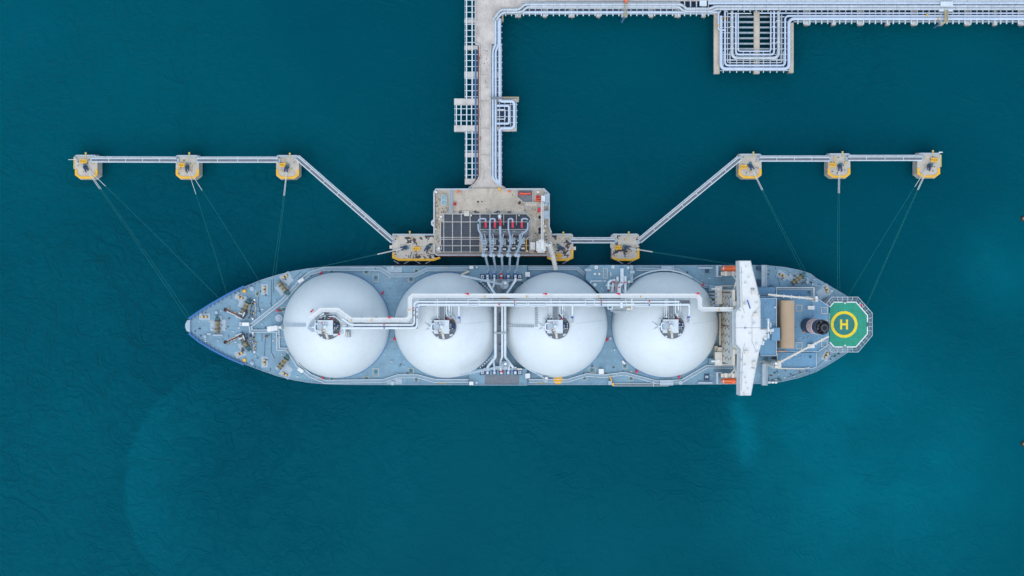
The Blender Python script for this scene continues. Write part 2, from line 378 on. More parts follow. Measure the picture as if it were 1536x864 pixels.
def ring(fx, fy, z):
    r = []
    for x, y in outm:
        u = (x - SX) / 143.0; e = max(0, abs(u) - .55) / .45
        r.append((SX + (x - SX) * (1 - (1 - fx) * e), SY + (y - SY) * (1 - (1 - fy) * e), z))
    return r
hb = MB(); rings = [ring(.90, .35, -9), ring(.93, .45, 0), ring(.97, .75, 8), ring(1, 1, ZD - .02)]
n = len(outm); vs_ = sum(rings, []); fs = [(k * n + i, k * n + (i + 1) % n, (k + 1) * n + (i + 1) % n, (k + 1) * n + i) for k in range(3) for i in range(n)]
fs.append(tuple(range(n - 1, -1, -1))); hb.add(vs_, fs); hb.build('hull', 'hull', ship, 'auto')
B('main_deck', 'deck', ship, lambda b: b.prism(outm, ZD - .6, ZD))
# bulwark round the bow, its stays and the mooring platform at the stem
def bul(b):
    for side in (up_[:5], dn_[:5]):
        P = [W(x, y, ZD) for x, y in side]
        for p, q in zip(P, P[1:]):
            d = (q - p).normalized(); nr = Vector((-d.y, d.x, 0)); nr *= 1 if nr.y * (p.y - SY) > 0 else -1
            a, c = p + nr * .0, q + nr * .0
            b.prism([tuple((v + o)[:2]) for v, o in ((a, nr * .62), (c, nr * .62), (c, nr * .05), (a, nr * .05))], ZD - 1.2, ZD + 1.3, [tuple((v + o)[:2]) for v, o in ((a, nr * .3), (c, nr * .3), (c, nr * -.1), (a, nr * -.1))])
B('bulwark', 'hull', ship, bul)
def stays(b):
    for side, s in ((up_[:6], -1), (dn_[:6], 1)):
        P = [W(x, y, ZD) for x, y in side]
        b.tube([p + Vector((0, s * .1, 1.0)) for p in P], .1, 4)
        for p, q in zip(P, P[1:]):
            m_ = max(1, int((q - p).length / 1.7))
            for i in range(m_):
                c = p.lerp(q, (i + .5) / m_); b.box(c.x - .12, c.x + .12, *sorted((c.y, c.y + s * .9)), ZD, ZD + 1.1)
B('bulwark_stay', 'steelb', ship, stays)
B('stem_platform', 'deckl', ship, lambda b: b.pp([(284.8, 479.6), (280.5, 481), (278, 486), (277.8, 491), (280, 496.5), (284.8, 498.6)], ZD - .5, ZD + 1.3))
rl = MB()
for side in (up_[4:], dn_[4:]): rl.rail(side, ZD, 1.1, .06, 2.2)
rl.build('deck_railing', 'deckl', ship)

# ---- tank covers with the machinery on top of each
TC = [(506, 487.5), (671, 487.5), (832, 487), (996, 486.5)]
RT = 78.3 * S(ZD)
def to_c(k):
    c = W(TC[k][0], TC[k][1], ZD); return c.x, c.y
def dome_prof():
    zc = 17.5; H = 22.3; pr = [(RT + .05, ZD), (RT, zc)]
    for j in range(1, 25):
        a = j / 24 * math.pi / 2 * .985; pr.append((RT * math.cos(a), zc + H * math.sin(a)))
    return pr
ZT = 39.6; kk = S(42)
c0 = to_c(0)
def tank(k):
    cx, cy = to_c(k)
    b = MB(); b.lathe(cx, cy, dome_prof(), 112); o = b.build('tank_cover', 'tank', ship, 'auto')
    return o
tanks = [tank(k) for k in range(4)]
def equip(k, par):
    cx, cy = to_c(k); r = random.Random(40 + k)
    X = lambda d: cx + d * kk; Y = lambda d: cy - d * kk
    bx = lambda b, x0, y0, x1, y1, z0, z1: b.box(X(x0), X(x1), Y(y1), Y(y0), z0, z1)
    tb = lambda b, pts, rr, bend=0.0: b.tube([(X(p[0]), Y(p[1]), p[2]) for p in pts], rr, 8, bend)
    B('dome_platform', 'grateg', par, lambda b: b.cyl(cx, cy, 19.2 * kk, ZT - 1.6, ZT, 48))
    def rim(b):
        P = [(cx + 19.2 * kk * math.cos(a), cy + 19.2 * kk * math.sin(a), ZT + 1.1) for a in [2 * math.pi * i / 40 for i in range(41)]]
        b.tube(P, .06, 4); b.tube([(p[0], p[1], ZT + .12) for p in P], .16, 4)
        for p in P[::2]: b.box(p[0] - .05, p[0] + .05, p[1] - .05, p[1] + .05, ZT, ZT + 1.1)
    B('platform_rail', 'steelw', par, rim)
    def house(b): bx(b, -14.6, -10.2, 8.2, 9.8, ZT, ZT + 2.8); bx(b, -14.9, -10.5, 8.5, -9.9, ZT + 2.8, ZT + 3.0); bx(b, 7.9, -10.5, 8.5, 10.1, ZT + 2.801, ZT + 3.003)
    B('valve_house', 'steelw', par, house)
    B('manhole_lid', 'deckl', par, lambda b: b.cyl(X(-10.8), Y(-1), 4.6 * kk, ZT + 2.8, ZT + 3.5, 24))
    B('vent_dome', 'tank', par, lambda b: b.lathe(X(-2.6), Y(-1), [(2.9 * kk, ZT + 2.8), (2.9 * kk, ZT + 4), (2.2 * kk, ZT + 4.6), (.9 * kk, ZT + 4.9)], 20), 'auto')
    def knobs(b):
        for dx, dy, s in ((-5, -6, 1.7), (-5.2, 5, 1.7), (-8.5, -5.8, .9), (-11, -5.8, .9), (-8.8, 4.7, .9), (-11.6, 4.7, .9), (-.6, -5.8, 1.3)): b.ball((X(dx), Y(dy), ZT + 3.3), s * kk, 10, 5)
    B('relief_valve', 'steelw', par, knobs)
    B('red_valve', 'red', par, lambda b: (b.ball((X(-8), Y(-6.2), ZT + 3.2), .32, 8, 4), b.ball((X(-8), Y(5.2), ZT + 3.2), .32, 8, 4), b.ball((X(6.8), Y(-12), ZT + 2), .42, 8, 4)))
    B('yellow_valve', 'yellow', par, lambda b: (bx(b, -4, 7.2, -2.6, 9, ZT + 2.8, ZT + 3.6), bx(b, -7.4, 1, -6.2, 2.4, ZT + 2.8, ZT + 3.5)))
    B('green_motor', 'green', par, lambda b: bx(b, -7.6, 7.2, -4.8, 9.4, ZT + 2.8, ZT + 3.6))
    B('vapour_pipe', 'pipe', par, lambda b: (tb(b, [(-22, 0, ZT + 3.6), (-17.6, 0, ZT + 3.9), (-17.6, -5.2, ZT + 3.9), (-13, -5.2, ZT + 3.6)], .3, .6), tb(b, [(-17.6, 0, ZT + 3.88), (-17.6, 5.2, ZT + 3.9), (-13, 5.2, ZT + 3.6)], .3, .6)))
    B('pipe_post', 'creaml', par, lambda b: b.tube([(X(-1.5), Y(9.5), ZT + 3), (X(-.2), Y(17), ZT + 1.2)], .5, 8))
    B('small_vent', 'steelw', par, lambda b: [b.cyl(X(a), Y(c), .38, ZT, ZT + 1.6, 10) for a, c in ((-9, 15.4), (10, 12.6), (12, 11.6), (-18.8, -6.5), (-19, -9.5))])
    B('stub_pipe', 'dkblue', par, lambda b: [tb(b, [(8.4, q, ZT + 1.3), (17, q, ZT + 1.3)], .34) for q in (-4.6, -2.4, -.2, 2.2)])
    B('valve_actuator', 'steelw', par, lambda b: [bx(b, 10 + 2.4 * i, -5 + 2.3 * j, 11.3 + 2.4 * i, -3.9 + 2.3 * j, ZT + 1.2, ZT + 2.2) for i in range(3) for j in range(4) if r.random() < .55])
    B('pipe_bracket', 'steelg', par, lambda b: [bx(b, r.uniform(-17, 15), r.uniform(-17, -11), 0, 0, ZT, ZT) if 0 else b.box(*(lambda x, y, a, c: (X(x), X(x) + a, Y(y), Y(y) + c, ZT, ZT + r.uniform(.8, 2.2)))(r.uniform(-15, 14), r.uniform(-16, -11.5), r.uniform(.3, 1.1), r.uniform(.3, .9))) for _ in range(16)])
    B('bracket_bolt', 'brown', par, lambda b: [b.box(*(lambda x, y: (X(x), X(x) + .45, Y(y), Y(y) + .4, ZT + .1, ZT + 1.4))(r.uniform(9, 17), r.uniform(-9, 4))) for _ in range(6)])
    if k:
        B('stair', 'grateg', par, lambda b: bx(b, -6.6, -35, 1.2, -11, ZT + 1.8, ZT + 2.1))
        B('stair_rail', 'steelw', par, lambda b: [tb(b, [(q, -35, ZT + 3.1), (q, -11, ZT + 3.1)], .08) for q in (-6.8, 1.4)])
        B('riser_pipe', 'pipe', par, lambda b: (tb(b, [(-9, -42, ZT + 3.2), (-9, -13, ZT + 2.2)], .2), tb(b, [(-11.4, -40, ZT + 3.1), (-11.4, -12, ZT + 1.2)], .16), tb(b, [(4.2, -41, ZT + 2.6), (4.2, -20, ZT + 2.6), (8, -15, ZT + 1.2)], .24, .5), tb(b, [(8.3, -35, ZT + 3.2), (8.3, -13, ZT + 1)], .3), tb(b, [(11.5, -36, ZT + 3), (11.5, -14, ZT + .9)], .14)))
        B('ladder_stair', 'steelg', par, lambda b: b.tube([(X(6), Y(-24), ZT + 2.2), (X(17), Y(-12), ZT + .6)], .55, 4))
        vx = 23 if k < 3 else 24.5; y0 = -33 if k < 3 else -27
        B('drop_pipe', 'pipe', par, lambda b: tb(b, [(vx, y0, ZT + 3.4), (vx, -13, ZT + .9)], .36))
        B('drop_valve', 'valveb', par, lambda b: (bx(b, vx - 2, -14.6, vx + 2, -12.6, ZT + .2, ZT + 1.6), bx(b, vx - 1, -16, vx + 1, -14.6, ZT + .3, ZT + 1.7)))
        B('valve_box', 'steelg', par, lambda b: bx(b, vx - 2.2, -12.6, vx + 2.2, -3.4, ZT - 3.2, ZT - .9))
        B('small_actuator', 'creaml', par, lambda b: b.cyl(X(vx), Y(-5.4), .35, ZT - 1, ZT + .7, 10))
        B('tank_fitting', 'steelg', par, lambda b: [b.cyl(X(q), Y(p), 1.3 * kk, ZT - 3.2, ZT - 1.2, 12) for q, p in ((-28, -6.5), (-27.6, 5))])
        B('fitting_arm', 'deckl', par, lambda b: (tb(b, [(-27, -5.5, ZT - 1), (-21, -1, ZT + .3)], .14), tb(b, [(-26.6, 4.2, ZT - 1), (-21, 1, ZT + .3)], .14)))
    else:
        B('riser_pipe', 'pipe', par, lambda b: (tb(b, [(2, -16, ZT + 2), (11, -16, ZT + 2.2), (22, -7, ZT + 3)], .2, .4), tb(b, [(-3, 10.8, ZT + 2), (26, 10.8, ZT + 1.6)], .26), tb(b, [(25.5, -3.5, ZT + 3), (25.5, 11, ZT + 1.6)], .3)))
        B('drop_valve', 'red', par, lambda b: bx(b, 15.5, 9.6, 18.6, 12.2, ZT + 1.2, ZT + 2.4))
        B('valve_box', 'steelg', par, lambda b: bx(b, 26.5, 6, 33, 15.5, ZT - 2.6, ZT + .2))
        B('small_actuator', 'creaml', par, lambda b: (bx(b, 28, 7, 29.4, 14.6, ZT + .2, ZT + 1.4), bx(b, 30.4, 8, 31.6, 14, ZT + .2, ZT + 1)))
        B('stair', 'grateg', par, lambda b: bx(b, -6, -24, 1, -10.5, ZT + .3, ZT + .6))
        B('winch_box', 'tank', par, lambda b: b.box(X(-12), X(-5), Y(-17), Y(-19.6), ZT + .4, ZT + 1.6, R(35)))
        B('side_platform', 'deckl', par, lambda b: b.pp([(465, 484), (478, 472), (478, 497), (468, 498), (461, 493)], ZT - 2.4, ZT - .3))
        B('walk_pipe', 'steelw', par, lambda b: tb(b, [(-30, 0, ZT - 1), (-22, 0, ZT + 3.6)], .3))
for k in range(4): equip(k, tanks[k])
# footpaths down the domes, as rows of treads that hug the surface
def surf(k, px, py):
    cx, cy = to_c(k); p = W(px, py, 34)
    for _ in range(6):
        r2 = min(.999, ((p.x - cx) ** 2 + (p.y - cy) ** 2) / RT ** 2); p = W(px, py, 17.5 + 22.3 * math.sqrt(1 - r2))
    return p
def path_on(name, k, pts, wd, m, step=1.0):
    def f(b):
        P = [surf(k, *p) for p in pts]
        for a, c in zip(P, P[1:]):
            L = int((c - a).length / step) + 1; d = Vector((c.x - a.x, c.y - a.y)).normalized(); nr = Vector((-d.y, d.x))
            prev = None
            for i in range(L + 1):
                q = a.lerp(c, i / L); r2 = min(.999, ((q.x - to_c(k)[0]) ** 2 + (q.y - to_c(k)[1]) ** 2) / RT ** 2); z = 17.5 + 22.3 * math.sqrt(1 - r2) + .25
                cur = (q.x, q.y, z)
                if prev:
                    for s in (-1, 1): b.tube([(prev[0] + nr.x * s * wd / 2, prev[1] + nr.y * s * wd / 2, prev[2] + .5), (cur[0] + nr.x * s * wd / 2, cur[1] + nr.y * s * wd / 2, cur[2] + .5)], .06, 4)
                b.box(q.x - wd / 2 if abs(d.x) < .5 else q.x - .28, q.x + wd / 2 if abs(d.x) < .5 else q.x + .28, q.y - wd / 2 if abs(d.x) >= .5 else q.y - .28, q.y + wd / 2 if abs(d.x) >= .5 else q.y + .28, z - .25, z)
                prev = cur
    B(name, m, tanks[k], f)
path_on('dome_stair', 0, [(428.5, 487), (458, 487.3)], 1.3, 'deckl')
path_on('dome_stair', 2, [(761, 487.8), (800, 489)], 1.0, 'steelg')
path_on('dome_stair', 2, [(804.5, 489), (804.5, 462)], 1.0, 'steelg')
for k, a, c in ((1, (696, 486.5), (738, 481.5)), (2, (864, 485.5), (909, 480)), (3, (1038, 486), (1074, 480))):
    B('ground_wire', 'deckl', tanks[k], lambda b: b.tube([surf(k, a[0] + (c[0] - a[0]) * i / 12, a[1] + (c[1] - a[1]) * i / 12) + Vector((0, 0, .05)) for i in range(13)], .05, 4))

# ---- the pipe way over the domes
ZP = 43.2
def duct(path, z, wd, h, name, m):            # covered twin walkway duct
    B(name, m, ship, lambda b: (b.rp(path, wd, z - h, z)))
lp = [(1098, 463.6), (1045.2, 463.6), (1045.2, 443.6), (616, 443.6), (616, 479.3), (528, 479.3), (508, 465), (481.5, 465), (466, 477.5)]
lp = [(1100, 463.8), (1053, 463.8), (1049.5, 460.5), (1049.5, 449), (1046, 443.6), (619.5, 443.6), (615.2, 447.5), (615.2, 475), (611, 479.6), (527, 479.6), (507, 464.8), (482, 464.8), (465.5, 477.5)]
duct(lp, ZP, 6.4, 1.4, 'pipe_way', 'bridge')
def lipf(b):
    for off in (3.05, -3.05, .45):
        pts = [Vector(W(x, y, ZP)[:2]) for x, y in lp]; q = []
        for i, p in enumerate(pts):
            t1 = (pts[i] - pts[i - 1]).normalized() if i else (pts[1] - pts[0]).normalized(); t2 = (pts[i + 1] - pts[i]).normalized() if i < len(pts) - 1 else t1
            t = (t1 + t2).normalized(); q.append(p + Vector((-t.y, t.x)) * off * S(ZP) / max(.5, t.dot(t1)))
        for hh, rr in (((.55, .07), (1.1, .07)) if abs(off) > 1 else ((.02, .1),)): b.tube([(p.x, p.y, ZP + hh) for p in q], rr, 4)
        if abs(off) > 1:
            for a, c in zip(q, q[1:]):
                L = max(1, int((c - a).length / 3))
                for i in range(L): p = a.lerp(c, i / L); b.box(p.x - .06, p.x + .06, p.y - .06, p.y + .06, ZP, ZP + 1.1)
B('pipe_way_rail', 'steelw', ship, lipf)
def trestle(b):                                # legs carrying the pipe way down to deck between the domes
    for x in (588, 592, 748, 756, 914, 1078):
        for y in (441, 446, 453, 458) if x > 700 else (479, 483, 488):
            p = W(x, y, ZP); b.box(p.x - .35, p.x + .35, p.y - .35, p.y + .35, ZD, ZP - 1.3)
    for x in range(640, 1045, 33):
        p, q = W(x, 441, ZP), W(x, 459, ZP); b.box(p.x - .2, p.x + .2, q.y, p.y, ZP - 2.6, ZP - 1.42)
        k = 1 if x < 750 else 2 if x < 913 else 3
        for s in (p, q):
            cx, cy = to_c(k); r2 = min(.98, ((s.x - cx) ** 2 + (s.y - cy) ** 2) / RT ** 2); zb = 17.5 + 22.3 * math.sqrt(1 - r2)
            if zb > 26: b.box(s.x - .2, s.x + .2, s.y - .2, s.y + .2, zb - .3, ZP - 2.601)
    for x in range(520, 610, 20):
        p, q = W(x, 477, ZP), W(x, 492, ZP); b.box(p.x - .2, p.x + .2, q.y, p.y, ZP - 2.6, ZP - 1.42)
        for s in (p, q):
            cx, cy = to_c(0 if x < 590 else 1); r2 = min(.98, ((s.x - cx) ** 2 + (s.y - cy) ** 2) / RT ** 2); zb = 17.5 + 22.3 * math.sqrt(1 - r2)
            if zb > 26: b.box(s.x - .2, s.x + .2, s.y - .2, s.y + .2, zb - .3, ZP - 2.601)
B('pipe_way_support', 'steelg', ship, trestle)
def orange_marks(b):
    for x in (727, 790, 898, 961): b.bp(x - .7, 443.6, x + .7, 446.6, ZP, ZP + .5)
    for x in (527, 557): b.bp(x - .7, 479, x + .7, 482.2, ZP, ZP + .5)
    b.bp(612.4, 464.3, 615.4, 465.7, ZP, ZP + .5); b.bp(1078, 463.6, 1079.4, 466.8, ZP, ZP + .5); b.bp(750, 446, 760, 447, ZP, ZP + .1)
B('walkway_gate', 'yellow', ship, orange_marks)
def monitor(x, y, z, a):
    def f(b):
        p = W(x, y, z); b.cyl(p.x, p.y, .36, z, z + 1.3, 10); b.tube([(p.x, p.y, z + 1.4), (p.x + 1.2 * math.cos(a), p.y + 1.2 * math.sin(a), z + 1.8)], .2, 6); b.box(p.x - .5, p.x + .5, p.y - .5, p.y + .1, z + .5, z + 1.1)
    B('fire_monitor', 'red', ship, f)
for x, y in ((702, 440.2), (819, 440.2), (928, 440.2), (1047, 439.8), (584, 475.6)): monitor(x, y, ZP, math.pi if x > 600 else 0)
monitor(468, 467, ZT - 3, .8)
for x, y in ((481.5, 410.5), (484, 566.8), (574, 439.5), (592, 508.5), (910, 509.5), (954.5, 557), (1018, 564.5), (1053, 428)): monitor(x, y, ZD, 1.0)
# cargo lines beside it
def lines(b):
    b.tp([(1034, 457), (629, 457), (625.8, 460), (625.8, 492), (512, 492)], ZP - .6, .48, 8, 1.6)
    b.tp([(1019, 452.4), (624.6, 452.4), (621.4, 455.6), (621.4, 487.2), (526, 487.2), (514, 478)], ZP - .4, .42, 8, 1.4)
    b.tp([(1034, 457), (1034, 473)], ZP - .6, .45)
B('cargo_pipe', 'pipe', ship, lines)
def lines2(b):
    b.tp([(1004, 449.2), (622, 449.2), (618.6, 453), (618.6, 484), (548, 484)], ZP - 1.0, .17, 6, 1.2)
    b.tp([(1000, 459.4), (640, 459.4)], ZP - 1.4, .14, 6)
    b.tp([(940, 454.7), (650, 454.7)], ZP - 1.2, .12, 6)
    for x0, x1 in ((704, 717), (775, 788), (795, 818), (880, 890), (952, 972)): b.tp([(x0 - 3, 452.4), (x0, 458.8), (x1, 458.8), (x1 + 3, 452.4)], ZP - .1, .22, 6, .6)
    for x0, x1 in ((704, 717), (880, 890)): b.tp([(x0 - 3, 451), (x0, 448.6), (x1, 448.6), (x1 + 3, 451)], ZP - .1, .2, 6, .6)
B('instrument_pipe', 'steelw', ship, lines2)
def tray(b):
    b.rp([(1036, 454.8), (628, 454.8)], 9.5, ZP - 2.2, ZP - 1.9)
    b.rp([(622.8, 462), (622.8, 493)], 8, ZP - 2.2, ZP - 1.9); b.rp([(618, 488.4), (530, 488.4)], 8.5, ZP - 2.2, ZP - 1.9)
B('cable_tray', 'grateg', ship, tray)
def flz(b, col):
    for x in (612 + 160, 902, 974): b.bp(x - .7, (451, 456)[col], x + .7, (453.8, 458.6)[col], ZP - .6, ZP + .3)
    for x in (620.6, 625.6): b.bp(x - 1, (461.2, 460.8)[col], x + 1, (462.4, 462)[col], ZP - .6, ZP + .3) if (x > 623) == col else None
    for x in (576,): b.bp(x - .7, (485.4, 490.6)[col], x + .7, (488.4, 493.4)[col], ZP - .6, ZP + .3)
B('red_flange', 'red', ship, lambda b: (flz(b, 0), b.bp(747.8, 455.2, 749.6, 458.2, ZP - .6, ZP + .4)))
B('blue_flange', 'valveb', ship, lambda b: flz(b, 1))
B('rusty_valve', 'brown', ship, lambda b: [b.bp(x - .8, y - .7, x + .8, y + .7, ZP - .4, ZP + .4) for x, y in ((620.6, 466), (621, 473), (625.4, 468), (625.6, 474.5), (625.6, 477))])
# crossover walkway and pipes between the second and third domes
ZC = 30
def cross(b):
    b.tp([(743.2, 458), (743.2, 536), (731.5, 550), (731.5, 556)], ZC, .56, 8, .8)
    b.tp([(740, 540), (741.5, 550), (741.5, 556)], ZC - .7, .42, 8, .8)
    b.tp([(753.3, 458), (753.3, 536), (751, 541), (751, 556)], ZC, .46, 8, .8)
    b.tp([(757.7, 458), (757.7, 536), (770, 551.5)], ZC, .52, 8, .8); b.tp([(764.5, 544), (763, 556)], ZC - .7, .4)
    b.tp([(743.2, 442), (732.5, 425.5), (731.3, 417)], ZC - .5, .5, 8, .8); b.tp([(738, 433.5), (741.5, 426), (741.5, 417)], ZC - 1, .4, 8, .6)
    b.tp([(760, 440), (773, 421), (773.3, 417)], ZC - .5, .5, 8, .8)
B('crossover_pipe', 'pipe', ship, cross)
B('crossover_walkway', 'grateg', ship, lambda b: (b.bp(746, 459, 751.4, 545, ZC - 1.6, ZC - 1.2), b.bp(746, 418, 753, 440, ZC - 1.6, ZC - 1.2)))
def crl(b):
    for y in range(462, 536, 6): b.bp(741, y - .4, 760, y + .4, ZC - 2.2, ZC - 1.61)
    for x in (745.6, 751.8): b.tp([(x, 459), (x, 543)], ZC - .2, .07, 4)
    b.bp(741.5, 498.4, 760, 500.6, ZC + .2, ZC + .9)
    for y in (466, 500, 534):
        for x in (744.8, 756): p = W(x, y, ZC); b.box(p.x - .3, p.x + .3, p.y - .3, p.y + .3, ZD, ZC - 2.2)
B('crossover_support', 'steelg', ship, crl)
B('crossover_valve', 'dkblue', ship, lambda b: [b.bp(748.4, y, 751, y + 1.8, ZC - 1.2, ZC - .2) for y in (470, 474, 478, 482, 486, 516, 526)])
# manifolds on both sides: raised grating deck, flanges, drip trays
def manifold(sgn):
    yd = (398.4, 423.5) if sgn > 0 else (553, 577.6); yc = 417 if sgn > 0 else 556.5
    B('manifold_deck', 'deck', ship, lambda b: b.bp(704, yd[0], 790.5, yd[1], ZD + 1.0, ZD + 2.2))
    B('manifold_kerb', 'deckl', ship, lambda b: b.rail([(704, yd[0 if sgn > 0 else 1]), (790.5, yd[0 if sgn > 0 else 1])], ZD + 2.2, 1.1, .08, 2))
    t = part_empty('manifold', W(752, yc, ZD + 2.2), ship)
    dx = (731.3, 741.6, 752, 762.4, 773)
    zf = ZD + 2.2; o = sgn
    B('drip_tray', 'dkblue', t, lambda b: [b.bp(x - 3.2, min(yc - 5 * o, yc + 1 * o), x + 3.2, max(yc - 5 * o, yc + 1 * o), zf, zf + .18) for x in dx])
    B('spool_pipe', 'pipe', t, lambda b: [b.tp([(x, yc + 6 * o), (x, yc - 4.5 * o)], zf + 1.6, .55, 10) for x in dx])
    B('blue_flange', 'valveb', t, lambda b: [b.bp(x - 1.9, min(yc - .6 * o, yc + 1.2 * o), x + 1.9, max(yc - .6 * o, yc + 1.2 * o), zf + .2, zf + 2.7) for x in dx if x != 752])
    B('red_flange', 'red', t, lambda b: b.bp(750.1, min(yc - 2 * o, yc + 1.2 * o), 753.9, max(yc - 2 * o, yc + 1.2 * o), zf + .2, zf + 2.7))
    B('header_beam', 'steelg', t, lambda b: (b.bp(725, min(yc + 2 * o, yc + 4.4 * o), 780, max(yc + 2 * o, yc + 4.4 * o), zf + .3, zf + 2.2)))
    B('end_cap', 'creaml', t, lambda b: b.bp(776, min(yc + 1.6 * o, yc + 3.8 * o), 783, max(yc + 1.6 * o, yc + 3.8 * o), zf + 1, zf + 2.6))
    def frame(b):
        for x in (723.4, 779.8): b.tp([(x - 1.4, yc, zf), (x - 1.4, yc, zf + 2), (x - 1.4, yc - 4 * o, zf + 2), (x + 1.4, yc - 4 * o, zf + 2), (x + 1.4, yc, zf + 2), (x + 1.4, yc, zf)], 0, .18, 6)
    B('chain_frame', 'steelw', t, frame)
    B('frame_tray', 'dkblue', t, lambda b: [b.bp(x - 3.6, min(yc + 1 * o, yc - 6 * o), x + 3.6, max(yc + 1 * o, yc - 6 * o), zf, zf + .12) for x in (723.4, 779.8)])
    if sgn < 0:
        B('tray_bay', 'grateg', t, lambda b: [b.bp(x0 + .5, 562.5, x0 + 9.9, 576.6, zf, zf + .2) for x0 in (727, 737.4, 747.8, 758.2, 768.6)])
    B('corner_locker', 'bridge', ship, lambda b: b.bp(704, (399 if sgn > 0 else 572.5), 710, (403.3 if sgn > 0 else 577.5), zf, zf + 1.6))
    B('side_locker', 'bridge', ship, lambda b: b.bp(788, yc - 9 if sgn > 0 else yc + 4, 795, yc - 2 if sgn > 0 else yc + 11, zf - .8, zf + 1.6))
    B('locker_light', 'bridge', ship, lambda b: b.bp(714, 399.6 if sgn > 0 else 573, 716.2, 402 if sgn > 0 else 575.3, zf, zf + .8))
manifold(1); manifold(-1)
B('gangway_davit', 'cream', ship, lambda b: b.tp([(692, 412), (704, 407)], ZD + 3, .45))
B('dark_hatch', 'deck', ship, lambda b: (b.op(776, 429, 14, 7, 45, ZD + .02, ZD + 1.0)))
B('deck_step', 'steelw', ship, lambda b: [b.op(721.5 + i * 3.0, 423.3 + i * 2.9, 2.0, 1.6, -45, ZD + 6, ZD + 6.6) for i in range(6)] + [b.op(720.5 + i * 3.2, 551.2 - i * 2.8, 2.1, 1.6, 42, ZD + 6, ZD + 6.6) for i in range(7)])
for k in range(4): B('tank_skirt', 'steelb', ship, lambda b: b.lathe(*to_c(k), [(RT + .42, ZD + .004), (RT + .42, ZD + .3), (RT + .06, ZD + .3)], 96))

# ---- deck cranes
def crane(name, bx_, by, tx, ty, ztop, r, m='creaml', base=ZD, boomr=.55):
    c = W(bx_, by, ztop); p = part_empty(name, (c.x, c.y, base), ship)
    B('pedestal', m, p, lambda b: b.cyl(c.x, c.y, r * .75, base, ztop - 1.5, 24, r * .85))
    B('turntable', 'deckl', p, lambda b: b.cyl(c.x, c.y, r, ztop - 1.5, ztop - .6, 28))
    B('cab', m, p, lambda b: b.box(c.x - r * .15, c.x + r * .6, c.y - r * .8, c.y - r * .1, ztop - .6, ztop + 1.6))
    q = W(tx, ty, ztop + .5); d = (q - c).normalized()
    def boom(b):
        a = c + d * r * .2; b.tube([a, a.lerp(q, .5), q], boomr, 4); nr = Vector((-d.y, d.x, 0))
        L = int((q - c).length / 3)
        for i in range(1, L): u = a.lerp(q, i / L); b.box(u.x - .14, u.x + .14, u.y - .7, u.y + .7, u.z + .2, u.z + .62, math.atan2(d.y, d.x))
    B('boom', m, p, boom)
    B('hoist_drum', 'steelg', p, lambda b: b.box(c.x - r * .7, c.x - r * .2, c.y - r * .3, c.y + r * .5, ztop - .6, ztop + .7))
    B('lamp', 'bridge', p, lambda b: b.cyl(c.x + .3, c.y + r * .4, .6, ztop - .6, ztop + 1.4, 12))
crane('deck_crane', 756.8, 427.5, 691, 413, 33, 1.75, 'deckl')
crane('deck_crane', 757, 548.5, 690, 563, 33, 1.75, 'deckl')
crane('provision_crane', 1222.5, 448.5, 1152, 441.8, 33, 1.35, 'creaml', boomr=.5)
crane('provision_crane', 1162, 547.5, 1243, 504.5, 33, 1.5, 'creaml', boomr=.5)
crane('hose_crane', 818.3, 569, 797, 554.5, 24, 1.2, 'deckl', boomr=.4)
B('crane_rest', 'creaml', ship, lambda b: (b.cp(1160, 548, 4, 26, 29, 16), b.bp(1166, 541, 1172, 552, ZD, 27)))

# ---- cargo machinery house between the third and fourth domes
mh = part_empty('machinery_house', W(915, 415, ZD), ship)
zmh = ZD + 6
B('roof', 'deck', mh, lambda b: b.pp([(879, 402.5), (886, 397.6), (949.5, 397.6), (950.5, 405), (944.5, 425), (939, 441), (901, 441), (884, 424), (879, 419)], ZD - .05, zmh))
def vents(b):
    for x, y, r_ in ((894.4, 401, 2.8), (919.4, 400.4, 2.6), (892.5, 427, 2.4)):
        b.cp(x, y, r_, zmh, zmh + .9, 20); b.cp(x, y, r_ * .4, zmh + .9, zmh + 1.5, 12)
    for x, y, r_ in ((892.3, 411, 2.1), (898.6, 411, 2.1), (942, 401.5, 2.2), (943, 422.6, 2.1)):
        p = W(x, y, zmh); b.lathe(p.x, p.y, [(r_ * .28, zmh), (r_ * .28, zmh + .9), (r_ * .2, zmh + 1.3), (.05, zmh + 1.5)], 16)
B('vent', 'bridge', mh, vents)
B('vent_core', 'steelg', mh, lambda b: [b.cp(x, y, .8, zmh + 1.5, zmh + 1.7, 10) for x, y in ((894.4, 401), (919.4, 400.4), (892.5, 427))])
B('hatch_frame', 'cream', mh, lambda b: (b.bp(904.6, 402.6, 905.3, 417.6, zmh, zmh + .2), b.bp(910.7, 402.6, 911.4, 417.6, zmh, zmh + .2), b.bp(905.35, 402.6, 910.65, 403.3, zmh, zmh + .2), b.bp(905.35, 416.9, 910.65, 417.6, zmh, zmh + .2)))
B('roof_pipe', 'pipe', mh, lambda b: (b.tp([(933, 402.5), (933, 425), (929, 428), (928.7, 440)], zmh + 1.4, .8, 10, 1), b.tp([(938, 414), (938, 440)], zmh + 1.2, .55), b.tp([(922.5, 420), (915, 421.5), (912.6, 424), (912.6, 434)], zmh + 1.6, .5, 8, .8), b.tp([(919.4, 424), (919.4, 438)], zmh + 1.2, .4), b.tp([(909, 428), (921, 428)], zmh + .8, .35), b.tp([(885.5, 425), (886.5, 421.5), (909, 421.5)], zmh + .5, .22), b.tp([(926.3, 415), (926.3, 421)], zmh + .8, .6), b.tp([(917, 429), (917, 438)], zmh + .7, .25)))
B('pipe_valve', 'red', mh, lambda b: [b.bp(x - 1.3, y - .7, x + 1.3, y + .7, zmh + .6, zmh + 2.4) for x, y in ((932.7, 424), (938, 424), (929, 431), (922, 424.4), (919.5, 422.2), (921, 436.5))])
